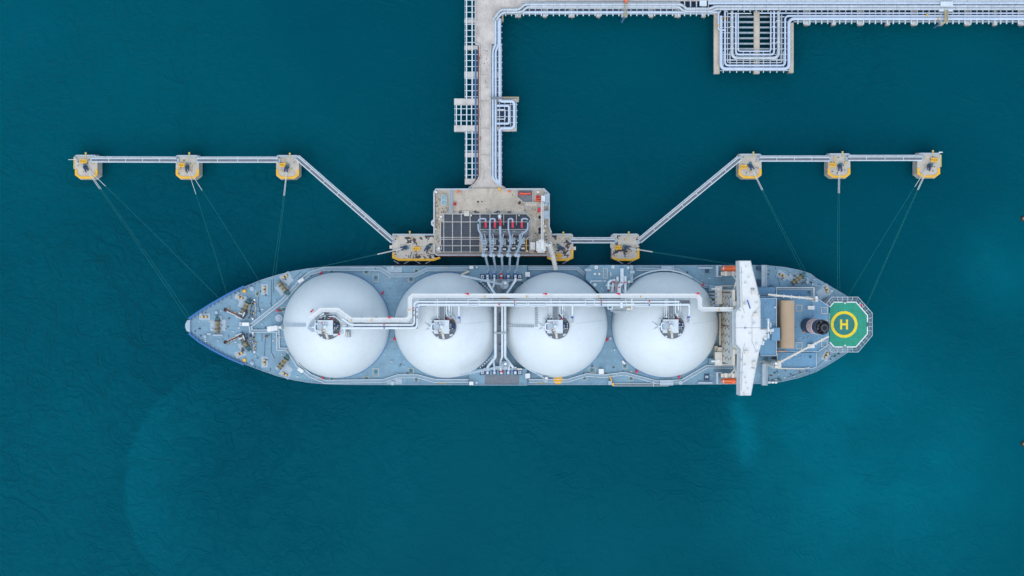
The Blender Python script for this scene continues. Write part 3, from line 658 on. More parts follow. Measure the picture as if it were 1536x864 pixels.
B('rusty_fitting', 'brown', mh, lambda b: [b.bp(x - .9, y - 2, x + .9, y + 2, zmh, zmh + 1) for x, y in ((912.6, 436), (921.6, 432))])
B('machine_skid', 'steelg', mh, lambda b: (b.bp(919, 418.5, 929, 424, zmh + .02, zmh + .6), b.bp(921, 425, 929, 437, zmh, zmh + .4), b.cp(904.2, 421.5, 1.5, zmh, zmh + 1, 12)))
B('side_stair', 'deckl', mh, lambda b: (b.bp(877.5, 403, 887, 407, ZD, zmh + .8), b.bp(880, 407.2, 884.4, 420, ZD, zmh - 1), b.bp(945.6, 398.4, 949.5, 424, zmh + .003, zmh + .5), b.bp(945, 406, 952, 410, zmh + .5, zmh + 2)))
B('door_panel', 'creaml', mh, lambda b: (b.bp(881, 408, 883.6, 417, zmh - .99, zmh - .4), b.bp(915.6, 408, 917, 414, zmh, zmh + 1.6)))
B('a_frame', 'steelw', mh, lambda b: (b.tp([(900, 438, zmh), (902.5, 431.5, zmh + 3), (905, 438, zmh)], 0, .12, 5), b.tp([(932.5, 431, zmh), (936, 438, zmh + 2)], 0, .2, 5)))
B('edge_rail', 'deckl', mh, lambda b: b.rail([(950, 405), (944.5, 425), (939, 441)], zmh, 1.1, .08))
B('dome_edge_duct', 'steelw', ship, lambda b: b.tube([W(996 + 81.5 * math.cos(R(a)), 486.5 + 81.5 * math.sin(R(a)), ZD + 2) for a in range(-143, -55, 4)], .35, 6))
B('pump_platform', 'steelg', ship, lambda b: (b.bp(916, 460.4, 946, 467.5, ZP - 4, ZP - 3.4), b.bp(930.8, 453, 934.5, 461.4, ZP - 1, ZP - .2) if 0 else b.bp(920, 466, 938, 469, ZP - 4.02, ZP - 2.8)))
B('pump_pipe', 'pipe', ship, lambda b: (b.tp([(932.3, 453.5), (932.3, 462)], ZP - .2, .62, 10), b.tp([(912, 459), (912, 463.5), (918.5, 463.5), (918.5, 459)], ZP - 1.2, .2, 6, .3), b.tp([(938.5, 449.5), (939.5, 456), (952, 456)], ZP, .2, 6, .4)))
B('pump_box', 'creaml', ship, lambda b: (b.bp(940, 461.4, 947, 465, ZP - 3.4, ZP - 2.6), b.bp(946.5, 448, 949, 464, ZP - 3, ZP - .2)))

# ---- deck walkways along both sides (with hand rails)
def walkway(path, wd=4.6):
    B('deck_walkway', 'walk', ship, lambda b: b.rp(path, wd, ZD + .35, ZD + .55))
    def rails(b):
        pts = [Vector(W(x, y, ZD)[:2]) for x, y in path]
        for off in (-1, 1):
            q = []
            for i, p in enumerate(pts):
                t1 = (pts[i] - pts[i - 1]).normalized() if i else (pts[1] - pts[0]).normalized(); t2 = (pts[i + 1] - pts[i]).normalized() if i < len(pts) - 1 else t1
                t = (t1 + t2).normalized(); q.append(p + Vector((-t.y, t.x)) * off * (wd / 2 + .1) * .28 / max(.5, t.dot(t1)))
            b.tube([(p.x, p.y, ZD + 1.5) for p in q], .1, 4); b.tube([(p.x, p.y, ZD + .6) for p in q], .12, 4)
            for a, c in zip(q, q[1:]):
                L = max(1, int((c - a).length / 2.5))
                for i in range(L): p = a.lerp(c, i / L); b.box(p.x - .06, p.x + .06, p.y - .06, p.y + .06, ZD, ZD + 1.5)
    B('walkway_rail', 'steelw', ship, rails)
walkway([(377.5, 488), (425, 451), (452, 421), (466, 410), (488, 403.2), (570, 403.2), (586, 413), (622, 413), (641, 404), (703, 404)])
walkway([(376.5, 489), (377.5, 496.5), (417.5, 496.5), (418, 523.5), (432, 523.8)], 3.6)
walkway([(432, 524), (447, 547.5), (466, 563.5), (488, 572.3), (575, 571.3), (597, 564), (626, 564), (652, 571), (703, 571)])
walkway([(792, 402.5), (866, 402.5), (877, 412)], 3.6)
walkway([(953, 404), (1015, 404.5), (1056, 429), (1096, 433)], 3.4)
walkway([(793, 571), (852, 570.5), (880, 562), (906, 564), (936, 560), (985, 573), (1022, 571.5), (1060, 549.5), (1098, 550.5)], 4)

# ---- deck fittings: winches, bollards, hatches, vents
def mk_winch():
    o = bpy.data.objects.new('mooring_winch', None); C.objects.link(o); o.parent = ship; ORG[o.name] = Vector()
    local(lambda b: b.box(-3.2, 3.2, -1.5, 1.5, 0, .3), 'bed', 'steelg', o)
    def dr(b):
        for x in (-2.3, -.7, .9):
            b.tube([(x - .6, 0, 1.3), (x + .6, 0, 1.3)], .62, 12)
            for s in (-.62, .62): b.tube([(x + s - .08, 0, 1.3), (x + s + .08, 0, 1.3)], 1.0, 14)
    local(dr, 'drum', 'drum', o)
    local(lambda b: (b.box(-3.1, -2.95, -1, 1, .3, 2.2), b.box(1.75, 1.95, -1.3, 1.3, .3, 2.4), b.box(-1.65, -1.45, -1.2, 1.2, .3, 2.4)), 'bearing', 'cable', o)
    local(lambda b: (b.box(2, 3.1, -.9, .9, .3, 1.9), b.tube([(3.1, .2, 1.2), (3.9, .2, 1.2)], .5, 10)), 'motor', 'green', o)
    return o
def mk_bollard():
    o = bpy.data.objects.new('twin_bollard', None); C.objects.link(o); o.parent = ship; ORG[o.name] = Vector()
    local(lambda b: b.box(-2.3, 2.3, -1.4, 1.4, 0, .12), 'pad', 'deckl', o)
    local(lambda b: [(b.cyl(x, 0, .36, .12, 1.1, 14), b.cyl(x, 0, .46, 1.1, 1.3, 14)) for x in (-.75, .75)], 'post', 'ochre', o)
    local(lambda b: b.box(-1.3, 1.3, -.42, .42, .121, .3), 'base', 'brown', o)
    return o
wn, bo = mk_winch(), mk_bollard()
def put(proto, lst):
    for i, (x, y, rz) in enumerate(lst):
        p = W(x, y, ZD)
        if i == 0: proto.location = p - ORG[ship.name]; proto.rotation_euler = (0, 0, R(rz))
        else: dup(proto, ship, p, rz)
put(wn, [(327, 488, 90), (369.5, 460, 62), (368.5, 514, -62), (426, 432, -52), (426, 543, 52), (1196.5, 418.5, 38)])
put(bo, [(307, 475.3, 0), (361, 446, -22), (360.5, 530.5, 22), (397, 434, 90), (397, 543, 90), (428, 415, 30), (427.5, 561, -30), (1173, 413, -33), (1239.5, 434.5, -65), (1239, 533, 65)])
B('mooring_pad', 'deckl', ship, lambda b: [b.op(*a, ZD + .004, ZD + .06) for a in ((327, 488, 23, 17, 0), (363, 455, 9, 12, -22), (363, 520, 9, 12, 22), (419.5, 436, 16, 6, -52), (419.5, 548, 16, 6, 52), (433, 421, 10, 12, -45), (432, 554, 10, 12, 45), (1186, 416, 9, 10, -33), (1234, 440, 14, 16, -60))])
def wl(b, sg):
    y = lambda v: 489 + sg * (v - 489)
    for i in range(14):
        u = i / 13; b.op(338.5 + 24 * u, y(464.7 + 10.6 * u), 1.7, 2.6 if i % 2 else 1.5, -24 * sg, ZD + .4, ZD + .8)
for sg in (1, -1):
    yy = lambda v: 489 + sg * (v - 489)
    cc_ = W(337.5, yy(465), ZD); wp = part_empty('windlass', cc_, ship)
    B('anchor_chain', 'brown', wp, lambda b: wl(b, sg))
    B('chain_bed', 'steelw', wp, lambda b: b.op(352, yy(471), 24, 3.6, -23 * sg, ZD + .004, ZD + .35))
    B('hawse_pipe', 'black', wp, lambda b: b.cp(337.6, yy(464.6), 2.4, ZD + .02, ZD + .5, 16))
    B('gypsy', 'cable', wp, lambda b: (b.op(363.5, yy(474.5), 5, 6, -23 * sg, ZD, ZD + 2), b.op(367, yy(467), 8, 3, -60 * sg, ZD, ZD + 2.2)))
    B('brake', 'steelw', wp, lambda b: (b.op(361, yy(470.5), 6, 1.4, -20 * sg, ZD + 1, ZD + 2.3), b.op(365.5, yy(471.5), 1.6, 7, -20 * sg, ZD + 1, ZD + 2.4), b.op(358, yy(476.5), 10, 1.3, -22 * sg, ZD + .4, ZD + 1)))
    B('guide_roller', 'yellow', wp, lambda b: [b.cp(x, yy(y_), .8, ZD, ZD + 1.2, 10) for x, y_ in ((343, 462.5), (352.5, 468.5), (383, 455.5), (383.5, 463), (381, 470))])
    rr = random.Random(3 + (sg > 0))
    B('hydraulic_pipe', 'steelg', wp, lambda b: [b.op(rr.uniform(373, 384), yy(rr.uniform(450, 478)), rr.uniform(.7, 5), rr.uniform(.5, 1.6), rr.uniform(40, 110), ZD, ZD + rr.uniform(.4, 1.4)) for _ in range(30)])
    B('winch_frame', 'cable', wp, lambda b: [b.op(rr.uniform(361, 382), yy(rr.uniform(450, 478)), rr.uniform(.8, 4), rr.uniform(.4, 1.1), rr.uniform(30, 100), ZD, ZD + rr.uniform(.5, 1.8)) for _ in range(22)])
    B('small_motor', 'green', wp, lambda b: (b.op(372, yy(452), 3, 2, 62 * sg, ZD + 2.4, ZD + 3), b.op(363, yy(464), 3, 2.6, -20 * sg, ZD + .3, ZD + 1.4)))
    B('white_box', 'bridge', wp, lambda b: [b.op(x, yy(y_), 2.2, 2.6, 10, ZD, ZD + 1.4) for x, y_ in ((381.5, 450), (379, 478.5))])
def hatch(x, y, wx, wy):
    p = part_empty('deck_hatch', W(x, y, ZD), ship)
    B('coaming', 'cream', p, lambda b: (b.bp(x - wx, y - wy, x + wx, y - wy + .6, ZD, ZD + .25), b.bp(x - wx, y + wy - .6, x + wx, y + wy, ZD, ZD + .25), b.bp(x - wx, y - wy + .65, x - wx + .6, y + wy - .65, ZD, ZD + .25), b.bp(x + wx - .6, y - wy + .65, x + wx, y + wy - .65, ZD, ZD + .25)))
    B('lid', 'green', p, lambda b: (b.cp(x - .3, y - .5, 1.6, ZD, ZD + .7, 10), b.bp(x - 1.5, y + .9, x + 1, y + 1.8, ZD, ZD + .5)))
for x, y, a, c in ((549.6, 408, 4.4, 3.4), (563.7, 416.8, 4.6, 6), (616.3, 419, 4.4, 4.2), (549.6, 568, 4.4, 3.2), (563.7, 558.2, 4.6, 6), (616.3, 556.2, 4.4, 4.2), (624.5, 406.6, 3.6, 3), (624.5, 568.4, 3.6, 2.6), (888.4, 555.4, 5.4, 4), (937.5, 549, 3.4, 4.4), (877, 567, 4, 3), (947, 568, 3.4, 2.6), (497.5, 407, 3.6, 2.2), (497.5, 569, 3.6, 2.2), (386, 440.8, 2.6, 3.4), (425.5, 428 + 36, 4, 3)): hatch(x, y, a, c)
def dv(b):
    for x, y, r_ in ((377.6, 433, 3.2), (377.7, 545.2, 3), (307.4, 504.9, 2.4), (418.3, 477.1, 5.6), (1211, 423.4, 2.4), (1247.3, 436.6, 2.4), (324.5, 468.8, 2.4)):
        b.cp(x, y, r_, ZD, ZD + .9, 22); b.cp(x, y, r_ * .35, ZD + .9, ZD + 1.3, 10)
B('deck_vent', 'deckl', ship, dv)
B('yellow_cap', 'yellow', ship, lambda b: [b.cp(x, y, 2.5, ZD, ZD + .9, 10) for x, y in ((366.3, 436.7), (366.3, 540.3))])
def lk(b):
    b.bp(363, 483.8, 373.3, 489, ZD, ZD + 2.2); b.op(451.3, 420.8, 9, 5, 30, ZD + .6, ZD + 2.2); b.op(450.7, 555.5, 9, 5, -35, ZD + .6, ZD + 2.2)
    b.bp(898.3, 553.6, 905.7, 561, ZD, ZD + 2.2); b.op(935.5, 543.8, 6, 2.8, -48, ZD, ZD + 1.4)
B('white_locker', 'bridge', ship, lk)
B('bow_hatch', 'deckl', ship, lambda b: (b.bp(322, 474, 333, 478.5, ZD, ZD + .5), b.bp(319, 501.6, 334, 504.2, ZD, ZD + .6), b.bp(358.6, 483, 362.4, 489.6, ZD, ZD + 1.2)))
rr = random.Random(11)
def inside(x, y):                               # open deck: inside the outline, clear of domes and houses
    if any((x - c[0]) ** 2 + (y - c[1]) ** 2 < 83 ** 2 for c in TC): return False
    if x > 700 and x < 795 and not 424 < y < 550 or x > 1078 or 875 < x < 953 and y < 445: return False
    yu = np_(up_, x) + 3.5; yd = np_(dn_, x) - 3.5
    return yu < y < yd
def np_(arr, x):
    for a, c in zip(arr, arr[1:]):
        if a[0] <= x <= c[0]: return a[1] + (c[1] - a[1]) * (x - a[0]) / (c[0] - a[0])
    return 488
def bits(nm, m, cnt, smin, smax, hmax):
    def f(b):
        k = 0
        while k < cnt:
            x, y = rr.uniform(290, 1078), rr.uniform(400, 577)
            if not inside(x, y): continue
            k += 1; s = rr.uniform(smin, smax)
            if rr.random() < .45: b.cp(x, y, s * .6, ZD, ZD + rr.uniform(.3, hmax), 10)
            else: b.op(x, y, s * rr.uniform(.8, 2), s * rr.uniform(.5, 1.1), rr.choice((0, 0, 90, 30)), ZD, ZD + rr.uniform(.2, hmax))
    B(nm, m, ship, f)
bits('air_pipe', 'steelw', 42, .8, 1.7, 1.2); bits('sounding_pipe', 'cream', 48, .7, 1.6, .8); bits('deck_valve', 'dkblue', 30, .8, 2.0, 1.0); bits('rusty_fairlead', 'brown', 24, .7, 1.6, .7); bits('deck_box', 'deckl', 22, 1.4, 3.4, .9); bits('green_winch_motor', 'green', 12, 1, 2.2, .9)
def aft_bits(nm, m, cnt, smin, smax, hmax):
    def f(b):
        k = 0
        while k < cnt:
            x, y = rr.uniform(1140, 1268), rr.uniform(400, 575)
            if not (np_(up_, x) + 3 < y < np_(dn_, x) - 3) or 429 < y < 555 and x < 1243 or 444 < y < 529: continue
            k += 1; s = rr.uniform(smin, smax)
            if rr.random() < .5: b.cp(x, y, s * .6, ZD, ZD + rr.uniform(.3, hmax), 10)
            else: b.op(x, y, s * rr.uniform(.8, 2.4), s * rr.uniform(.4, 1.0), rr.choice((0, 90, 30, -30)), ZD, ZD + rr.uniform(.2, hmax))
    B(nm, m, ship, f)
aft_bits('after_vent', 'steelw', 18, .8, 1.8, 1.2); aft_bits('after_locker', 'walk', 14, 2, 5, .8); aft_bits('after_valve', 'dkblue', 20, .8, 2, 1); aft_bits('after_fitting', 'brown', 14, .8, 1.8, .6); aft_bits('after_bollard', 'ochre', 10, .9, 1.5, .9)
B('deck_stain', 'cable', ship, lambda b: [b.tp(p, ZD + .1, .07, 4) for p in ([(1163, 400), (1170, 430)], [(1205, 410), (1222, 432)], [(1178, 404), (1196, 418)], [(1228, 424), (1240, 436)], [(1240, 536), (1222, 552)], [(1180, 566), (1205, 558)])])
def roof_bits(b):
    k = 0
    while k < 34:
        x, y = rr.uniform(1192, 1241), rr.uniform(450, 526)
        if 476 < y < 505 and x > 1200 or x > 1226 and (y < 458 or y > 516): continue
        k += 1; s = rr.uniform(.5, 1.3); b.op(x, y, s * rr.uniform(.7, 2), s, rr.choice((0, 90)), 26.0, 26.0 + rr.uniform(.2, .9))
    for _ in range(14): x, y = rr.uniform(1168, 1216), rr.uniform(532, 549); b.op(x, y, rr.uniform(.6, 2), rr.uniform(.5, 1.2), 0, ZD + 5.0, ZD + 5.5)
    for _ in range(16): x, y = rr.uniform(1142, 1163), rr.uniform(450, 530); b.op(x, y, rr.uniform(.6, 2), rr.uniform(.5, 1.4), 0, 32.01, 32.6)
B('roof_fitting', 'deckl', ship, roof_bits)
B('deck_cable', 'cable', ship, lambda b: [b.tp(p, ZD + .12, .09, 4) for p in ([(407, 420), (407, 466)], [(410, 418), (410, 440)], [(388, 436), (388, 458), (391, 470)], [(407, 500), (407, 528), (412, 538)], [(398, 508), (396.5, 534)], [(440, 418), (452, 407)], [(446, 420), (460, 408)], [(371, 445), (345, 437)], [(393, 500), (393, 512)])])
B('chain_stopper', 'brown', ship, lambda b: [b.cp(399, 504.5, 2, ZD, ZD + .8, 12), b.op(419, 466, 6, 2.4, 0, ZD, ZD + 1)])
B('winch_cover', 'red', ship, lambda b: b.op(415.7, 465.8, 3, 3, 0, ZD, ZD + 1.2))
def fmast(b):
    b.tp([(420, 491, ZD), (420, 491, 38)], 0, .42, 8); b.tp([(424, 495, ZD), (420.4, 491.6, 33)], 0, .3, 6); b.tp([(424, 487, ZD), (420.4, 490.4, 33)], 0, .3, 6)
    for z in (24, 31, 37): p = W(420, 491, ZD); b.box(p.x - .8, p.x + .7, p.y - 1.0, p.y + 1.0, z, z + .3)
B('foremast', 'bridge', ship, fmast)
B('catwalk', 'deckl', ship, lambda b: b.bp(404, 489, 429, 493.6, ZD + 1.7, ZD + 2.0))
# side fairleads, and the accommodation ladder stowed along the far side
B('fairlead', 'deckl', ship, lambda b: [b.cp(x, y, 3.2, ZD, ZD + 1.4, 14) for x, y in ((589, 402), (588.5, 574.8), (1021, 574))])
B('pilot_platform', 'deckl', ship, lambda b: (b.bp(580, 400, 603, 409, ZD + .005, ZD + .3), b.bp(580, 567.5, 603, 576.5, ZD + .005, ZD + .3), b.bp(992, 399, 1009, 405.5, ZD + .006, ZD + 1.6), b.bp(1009.4, 398.6, 1011, 414, ZD, ZD + 2)))
al = part_empty('accommodation_ladder', W(950, 577, ZD), ship)
B('flight', 'grateg', al, lambda b: b.bp(919, 575.3, 1003, 579, ZD - .4, ZD + .2))
B('stringer', 'steelw', al, lambda b: (b.bp(919, 575, 1003, 575.6, ZD - .5, ZD + .9), b.bp(919, 578.6, 1003, 579.2, ZD - .5, ZD + .9)))
B('end_platform', 'deckl', al, lambda b: (b.bp(990, 570, 1010, 578, ZD + .3, ZD + 1.4), b.bp(912.5, 571.5, 918, 577.5, ZD, ZD + 1.5), b.bp(979.5, 571, 981, 580, ZD + .9, ZD + 1.5)))
B('davit', 'yellow', al, lambda b: (b.bp(918.2, 574.5, 921, 578.5, ZD + .2, ZD + 1.6), b.op(916, 567.5, 1.4, 8, 20, ZD, ZD + 1.5)))
B('yellow_edge_mark', 'yellowd', ship, lambda b: [b.bp(x0, y, x1, y + .8, ZD + .01, ZD + .35) for x0, x1, y in ((657, 670, 575), (804, 818, 575), (936, 949, 574.8), (657, 672, 400.6), (800, 818, 400.2), (937, 950, 400.5))])

# ---- accommodation block and bridge
ac = part_empty('accommodation_block', W(1085, 488, ZD), ship)
XF = W(1101, 488, 48).x
yb0, yb1 = W(0, 541.5, ZD).y, W(0, 434.5, ZD).y
XB = W(1141, 488, 48).x
B('wall', 'creaml', ac, lambda b: b.box(XF + .5, XB - .2, yb0, yb1, ZD, 42))
def win(b):
    for fl in range(6):
        z = 18.2 + 3.9 * fl
        for i in range(9):
            y = yb0 + 2 + (yb1 - yb0 - 4) * (i + (.15 if fl % 2 else -.05)) / 8.4
            b.box(XF + .42, XF + .497, y - .4, y + .4, z, z + 1.0)
B('window', 'black', ac, win)
B('floor_seam', 'brown', ac, lambda b: (b.box(XF + .3, XF + .497, -15.6, -15.3, ZD, 41.5), b.box(XF + .2, XF + .497, -2.0, -1.6, ZD, 38)))
B('front_walkway', 'steelg', ac, lambda b: b.box(XF - .6, XF + .45, W(0, 533, 42).y, W(0, 447, 42).y, 41.0, 42.2))
B('gutter', 'steelb', ac, lambda b: b.box(XF - 5.6, XF - 5.2, yb0 + 5, yb1 - 9, ZD, ZD + 1.4))
B('lower_deckhouse', 'creaml', ac, lambda b: (b.box(XF - 2.6, XF + .3, yb1 - 6, yb1 + 1.5, ZD, ZD + 5), b.box(XF - 2.6, XF + .3, yb0 - 1.5, yb0 + 4, ZD, ZD + 5)))
def tv(b):
    for y in (450.5, 525): b.cp(1080.3, y, 4.3, ZD, ZD + 4, 22)
B('round_vent', 'creaml', ac, tv)
B('vent_duct', 'cream', ac, lambda b: (b.bp(1072.5, 438, 1077.5, 452, ZD, ZD + 2.4), b.bp(1072, 519, 1077, 534, ZD, ZD + 2.4), b.tp([(1080, 470), (1080, 518)], ZD + 2, .5)))
B('side_catwalk', 'deck', ship, lambda b: (b.bp(1064, 428.5, 1084, 437, ZD, ZD + 4), b.bp(1064, 537.5, 1084, 546, ZD, ZD + 4)))
B('pipe_end', 'bridge', ship, lambda b: [(b.tp([(1067, y), (1075, y)], ZD + 4.8, .5), b.cp(1077.4, y, 2.6, ZD + 4, ZD + 5.4, 16)) for y in (433.5, 541.6)])
B('cross_walk', 'cream', ship, lambda b: (b.bp(1079, 546, 1100, 547.6, ZD + 3, ZD + 3.4), b.bp(1079, 428, 1100, 429.4, ZD + 3, ZD + 3.4)))
br = part_empty('bridge', W(1121, 492, 42), ship)
RP = [(1107, 391.2), (1126, 391.2), (1140.8, 451), (1141.3, 494), (1150.5, 494), (1150.5, 508), (1144, 508), (1144, 515), (1141, 519), (1138, 531), (1126.4, 593.2), (1108, 593.2), (1108.6, 524.5), (1101.6, 517.2), (1101.4, 468), (1108.8, 459.6)]
B('roof', 'bridge', br, lambda b: b.pp(RP, 43.0, 48))
RP2 = [(1108.6, 392.6), (1124.6, 392.6), (1139.4, 451.5), (1139.8, 517), (1136.7, 531), (1125.2, 591.8), (1109.6, 591.8), (1110.2, 524.2), (1103.6, 516.6), (1103.4, 468.6), (1110.4, 460.2)]
def roofedge(b):
    b.tube([W(x, y, 48.15) for x, y in RP[:3]] + [W(x, y, 48.15) for x, y in RP[3:5]], .1, 4)
    P = [W(x, y, 48.9) for x, y in RP + RP[:1]]; b.tube(P, .07, 4)
    for a, c in zip(P, P[1:]):
        L = max(1, int((c - a).length / 2))
        for i in range(L): p = a.lerp(c, i / L); b.box(p.x - .06, p.x + .06, p.y - .06, p.y + .06, 48, 48.9)
B('roof_rail', 'steelg', br, roofedge)
B('front_gutter', 'steelg', br, lambda b: b.ribbon([W(x, y, 48)[:2] for x, y in [(1107.9, 391.6), (1109.7, 459.9), (1102.4, 468.4), (1102.6, 516.8), (1109.6, 524.3), (1108.9, 592.8)]], .55, 48.003, 48.35))
B('bridge_window', 'black', br, lambda b: b.box(XF + .33, XF + .62, W(0, 515, 46).y, W(0, 470, 46).y, 44.6, 46.4))
B('wing_support', 'creaml', br, lambda b: [b.tp([(1097.5, 447.5 if s < 0 else 536, 36), (1107, 416 if s < 0 else 567, 43.2)], 0, .55, 6) for s in (-1, 1)])
B('wing_floor', 'steelg', br, lambda b: (b.bp(1103, 431, 1106.5, 452, 38, 42), b.bp(1103, 530, 1106.5, 552, 38, 42)))
B('wing_inner', 'creaml', br, lambda b: (b.bp(1099, 452, 1107, 459, 40, 42.6), b.bp(1099, 524, 1108, 531, 40, 42.6)))
def rdome(b):
    for x, y, r_ in ((1135.2, 456, 2.7), (1135.4, 529, 2.7), (1148.5, 507.4, 2.5)):
        b.cp(x, y, r_, 48, 48.8, 18); b.cp(x, y, r_ * .45, 48.8, 49.3, 12)
B('satellite_dome', 'bridge', br, rdome)
B('roof_fitting', 'creaml', br, lambda b: [b.op(x, y, a, c, 8, 48, 49.4) for x, y, a, c in ((1130, 438.5, 5, 5.4), (1133.5, 472, 6, 4.4), (1117.6, 456, 3.2, 4), (1120, 528.4, 5, 4.6), (1131.5, 545.5, 5, 6))])
B('roof_antenna', 'creaml', br, lambda b: [b.cp(x, y, .7, 48, 50.5, 8) for x, y in ((1120.5, 400.5), (1124, 416), (1110.5, 466), (1119, 593 - 26), (1120, 575), (1117, 591), (1113, 541), (1109.5, 532), (1139, 443))])
B('radar_scanner', 'valveb', br, lambda b: b.tp([(1121, 450), (1125.4, 463)], 51, .28, 6))
B('radar_post', 'creaml', br, lambda b: b.cp(1119, 456, 1.6, 49.4, 50.7, 10))
B('roof_pipe', 'steelg', br, lambda b: (b.tp([(1112, 400), (1113.4, 458), (1117, 470)], 48.12, .07, 5), b.tp([(1139, 460), (1128, 474), (1128, 512), (1133, 524)], 48.12, .07, 5), b.tp([(1112, 586), (1114, 530), (1117, 515)], 48.12, .07, 5)))
B('roof_box', 'steelw', br, lambda b: [b.bp(x, y, x + w_, y + h_, 48.004, 48.9) for x, y, w_, h_ in ((1112, 409, 2, 2.4), (1117, 424, 3, 1.6), (1113.5, 475, 1.6, 3), (1130, 484, 3, 3), (1124, 500, 2.6, 2), (1134, 515, 2, 3), (1116, 547, 2.6, 2), (1113, 560, 1.6, 1.8), (1121, 583, 2, 1.6))])
B('roof_seam', 'steelg', br, lambda b: b.bp(1103.5, 491.3, 1141, 491.9, 48.004, 48.05))
B('roof_hatch', 'steelb', br, lambda b: (b.bp(1117, 491, 1119, 493, 48.06, 48.5),))
B('roof_sensor', 'dkblue', br, lambda b: [b.cp(x, y, .6, 48, 49, 8) for x, y in ((1128, 433), (1131, 433), (1128.6, 552), (1131.4, 552.4), (1113, 541))])
B('step_box', 'bridge', br, lambda b: (b.bp(1141.6, 511, 1146, 517.5, 40, 46.5), b.bp(1144.2, 512, 1146.8, 514, 46.5, 47.1)))
rm = part_empty('radar_mast', W(1152, 495, 44), ship)
B('mast', 'bridge', rm, lambda b: (b.cp(1153.6, 496, 2.4, 30, 52, 12, 3.2), b.bp(1150, 493.6, 1160.5, 497.6, 50, 50.6)))
B('yard', 'bridge', rm, lambda b: (b.bp(1151.8, 478, 1154, 507.5, 51.6, 52.4), b.bp(1155.8, 477 + 8, 1157, 501, 51, 51.6)))
B('aerial', 'steelw', rm, lambda b: [b.cp(x, y, .7, 50.6, 54, 8) for x, y in ((1152.8, 479), (1155, 483), (1153, 490), (1158.5, 495.4), (1153, 506.5))])
B('mast_lamp', 'dkblue', rm, lambda b: [b.bp(x - .8, y - .8, x + .8, y + .8, 52.4, 53.4) for x, y in ((1154.4, 499.5), (1157.2, 492.2), (1150.8, 500))])

# ---- upper decks aft of the bridge, engine casing, funnel
ud = part_empty('after_deckhouse', W(1190, 488, ZD), ship)
ZU = 26.0
UP = [(1139, 444.5), (1208, 444.5), (1226, 448), (1243, 459), (1243.5, 516), (1227, 527.5), (1166, 528.3), (1140, 528.3)]
B('casing_top', 'upper', ud, lambda b: b.pp(UP, ZD, ZU))
B('bridge_deck_top', 'upper', ud, lambda b: (b.bp(1140, 447, 1164.5, 534, ZU + .01, ZU + 6),))
B('lower_house', 'upper', ud, lambda b: (b.pp([(1166, 529), (1224, 529), (1224, 550), (1218, 553), (1166, 552)], ZD, ZD + 5), b.pp([(1164, 431), (1221, 431), (1221, 444), (1164, 444)], ZD, ZD + 5), b.bp(1137, 431, 1163, 446, ZD, ZD + 7)))
B('side_deckhouse', 'deckl', ud, lambda b: (b.bp(1142.5, 397.5, 1150.8, 430.5, ZD, ZD + 3), b.bp(1143.5, 545.5, 1151.5, 578.2, ZD, ZD + 3)))
B('deckhouse_edge', 'steelg', ud, lambda b: (b.bp(1142, 397.5, 1143.3, 430.4, ZD, ZD + 3.3) if 0 else b.bp(1149, 397.6, 1150.6, 430.4, ZD + 3.003, ZD + 3.4), b.bp(1149.8, 545.6, 1151.2, 578, ZD + 3.003, ZD + 3.4)))
def urail(b):
    b.rail([(1140, 444.8), (1208, 444.8), (1226, 448.2), (1242.6, 459.2)], ZU, 1.1, .09, 2.5)
    b.rail([(1242.6, 516), (1227, 527), (1166, 527.8)], ZU, 1.1, .09, 2.5)
    b.rail([(1140.5, 447.5), (1164, 447.5), (1164, 533.5), (1140.5, 533.5)], ZU + 6, 1.1, .08, 2.5)
    b.rail([(1166, 551.6), (1218, 552.6), (1223.6, 550), (1223.6, 529.5)], ZD + 5, 1.1, .08, 2.5)
    b.rail([(1165, 431.4), (1220.6, 431.4), (1220.6, 446)], ZD + 5, 1.1, .12, 2.5)
B('deck_railing', 'steelw', ud, urail)
B('beige_rail', 'creaml', ud, lambda b: (b.tp([(1164.5, 446), (1164.5, 431.5), (1220.4, 431.5), (1220.4, 447)], ZD + 6.2, .22, 6), b.tp([(1166, 434), (1218, 434), (1218, 446)], ZD + 6, .12, 6)))
def vault(b):                                   # rounded tan casing aft of the bridge
    x0, x1 = W(1165.6, 0, ZU).x, W(1191, 0, 33).x; y0, y1 = W(0, 522.5, 33).y, W(0, 450.8, 33).y
    pr = [(x0, ZU), (x0 + .15, ZU + 5.2)] + [(x0 + .15 + 4.6 * (1 - math.cos(a)), ZU + 5.2 + 2.6 * math.sin(a)) for a in [R(10 * j) for j in range(1, 9)]] + [(x1, ZU + 7.5), (x1, ZU)]
    nn_ = len(pr); b.add([(x, y0, z) for x, z in pr] + [(x, y1, z) for x, z in pr], [(i, (i + 1) % nn_, nn_ + (i + 1) % nn_, nn_ + i) for i in range(nn_)] + [tuple(range(nn_ - 1, -1, -1)), tuple(range(nn_, 2 * nn_))])
B('engine_casing', 'tan', ud, vault, 'auto')
def sqh(x, y, wd, nm='roof_hatch'):
    B(nm, 'cream', ud, lambda b: (b.bp(x - wd, y - wd, x + wd, y - wd + .8, ZU, ZU + .3), b.bp(x - wd, y + wd - .8, x + wd, y + wd, ZU, ZU + .3), b.bp(x - wd, y - wd + .85, x - wd + .8, y + wd - .85, ZU, ZU + .3), b.bp(x + wd - .8, y - wd + .85, x + wd, y + wd - .85, ZU, ZU + .3)))
for x, y, s in ((1198.5, 462, 4.8), (1236.4, 465.6, 4.8), (1198.5, 518, 4.8), (1236.4, 515.4, 4.6), (1236.6, 484, 4.4)): sqh(x, y, s)
B('white_box', 'bridge', ud, lambda b: (b.bp(1212, 458.8, 1222, 464.4, ZU, ZU + 2), b.bp(1212.5, 516.4, 1222, 522, ZU, ZU + 2), b.cp(1162.6, 461, 1.2, ZU + 6, ZU + 7, 10)))
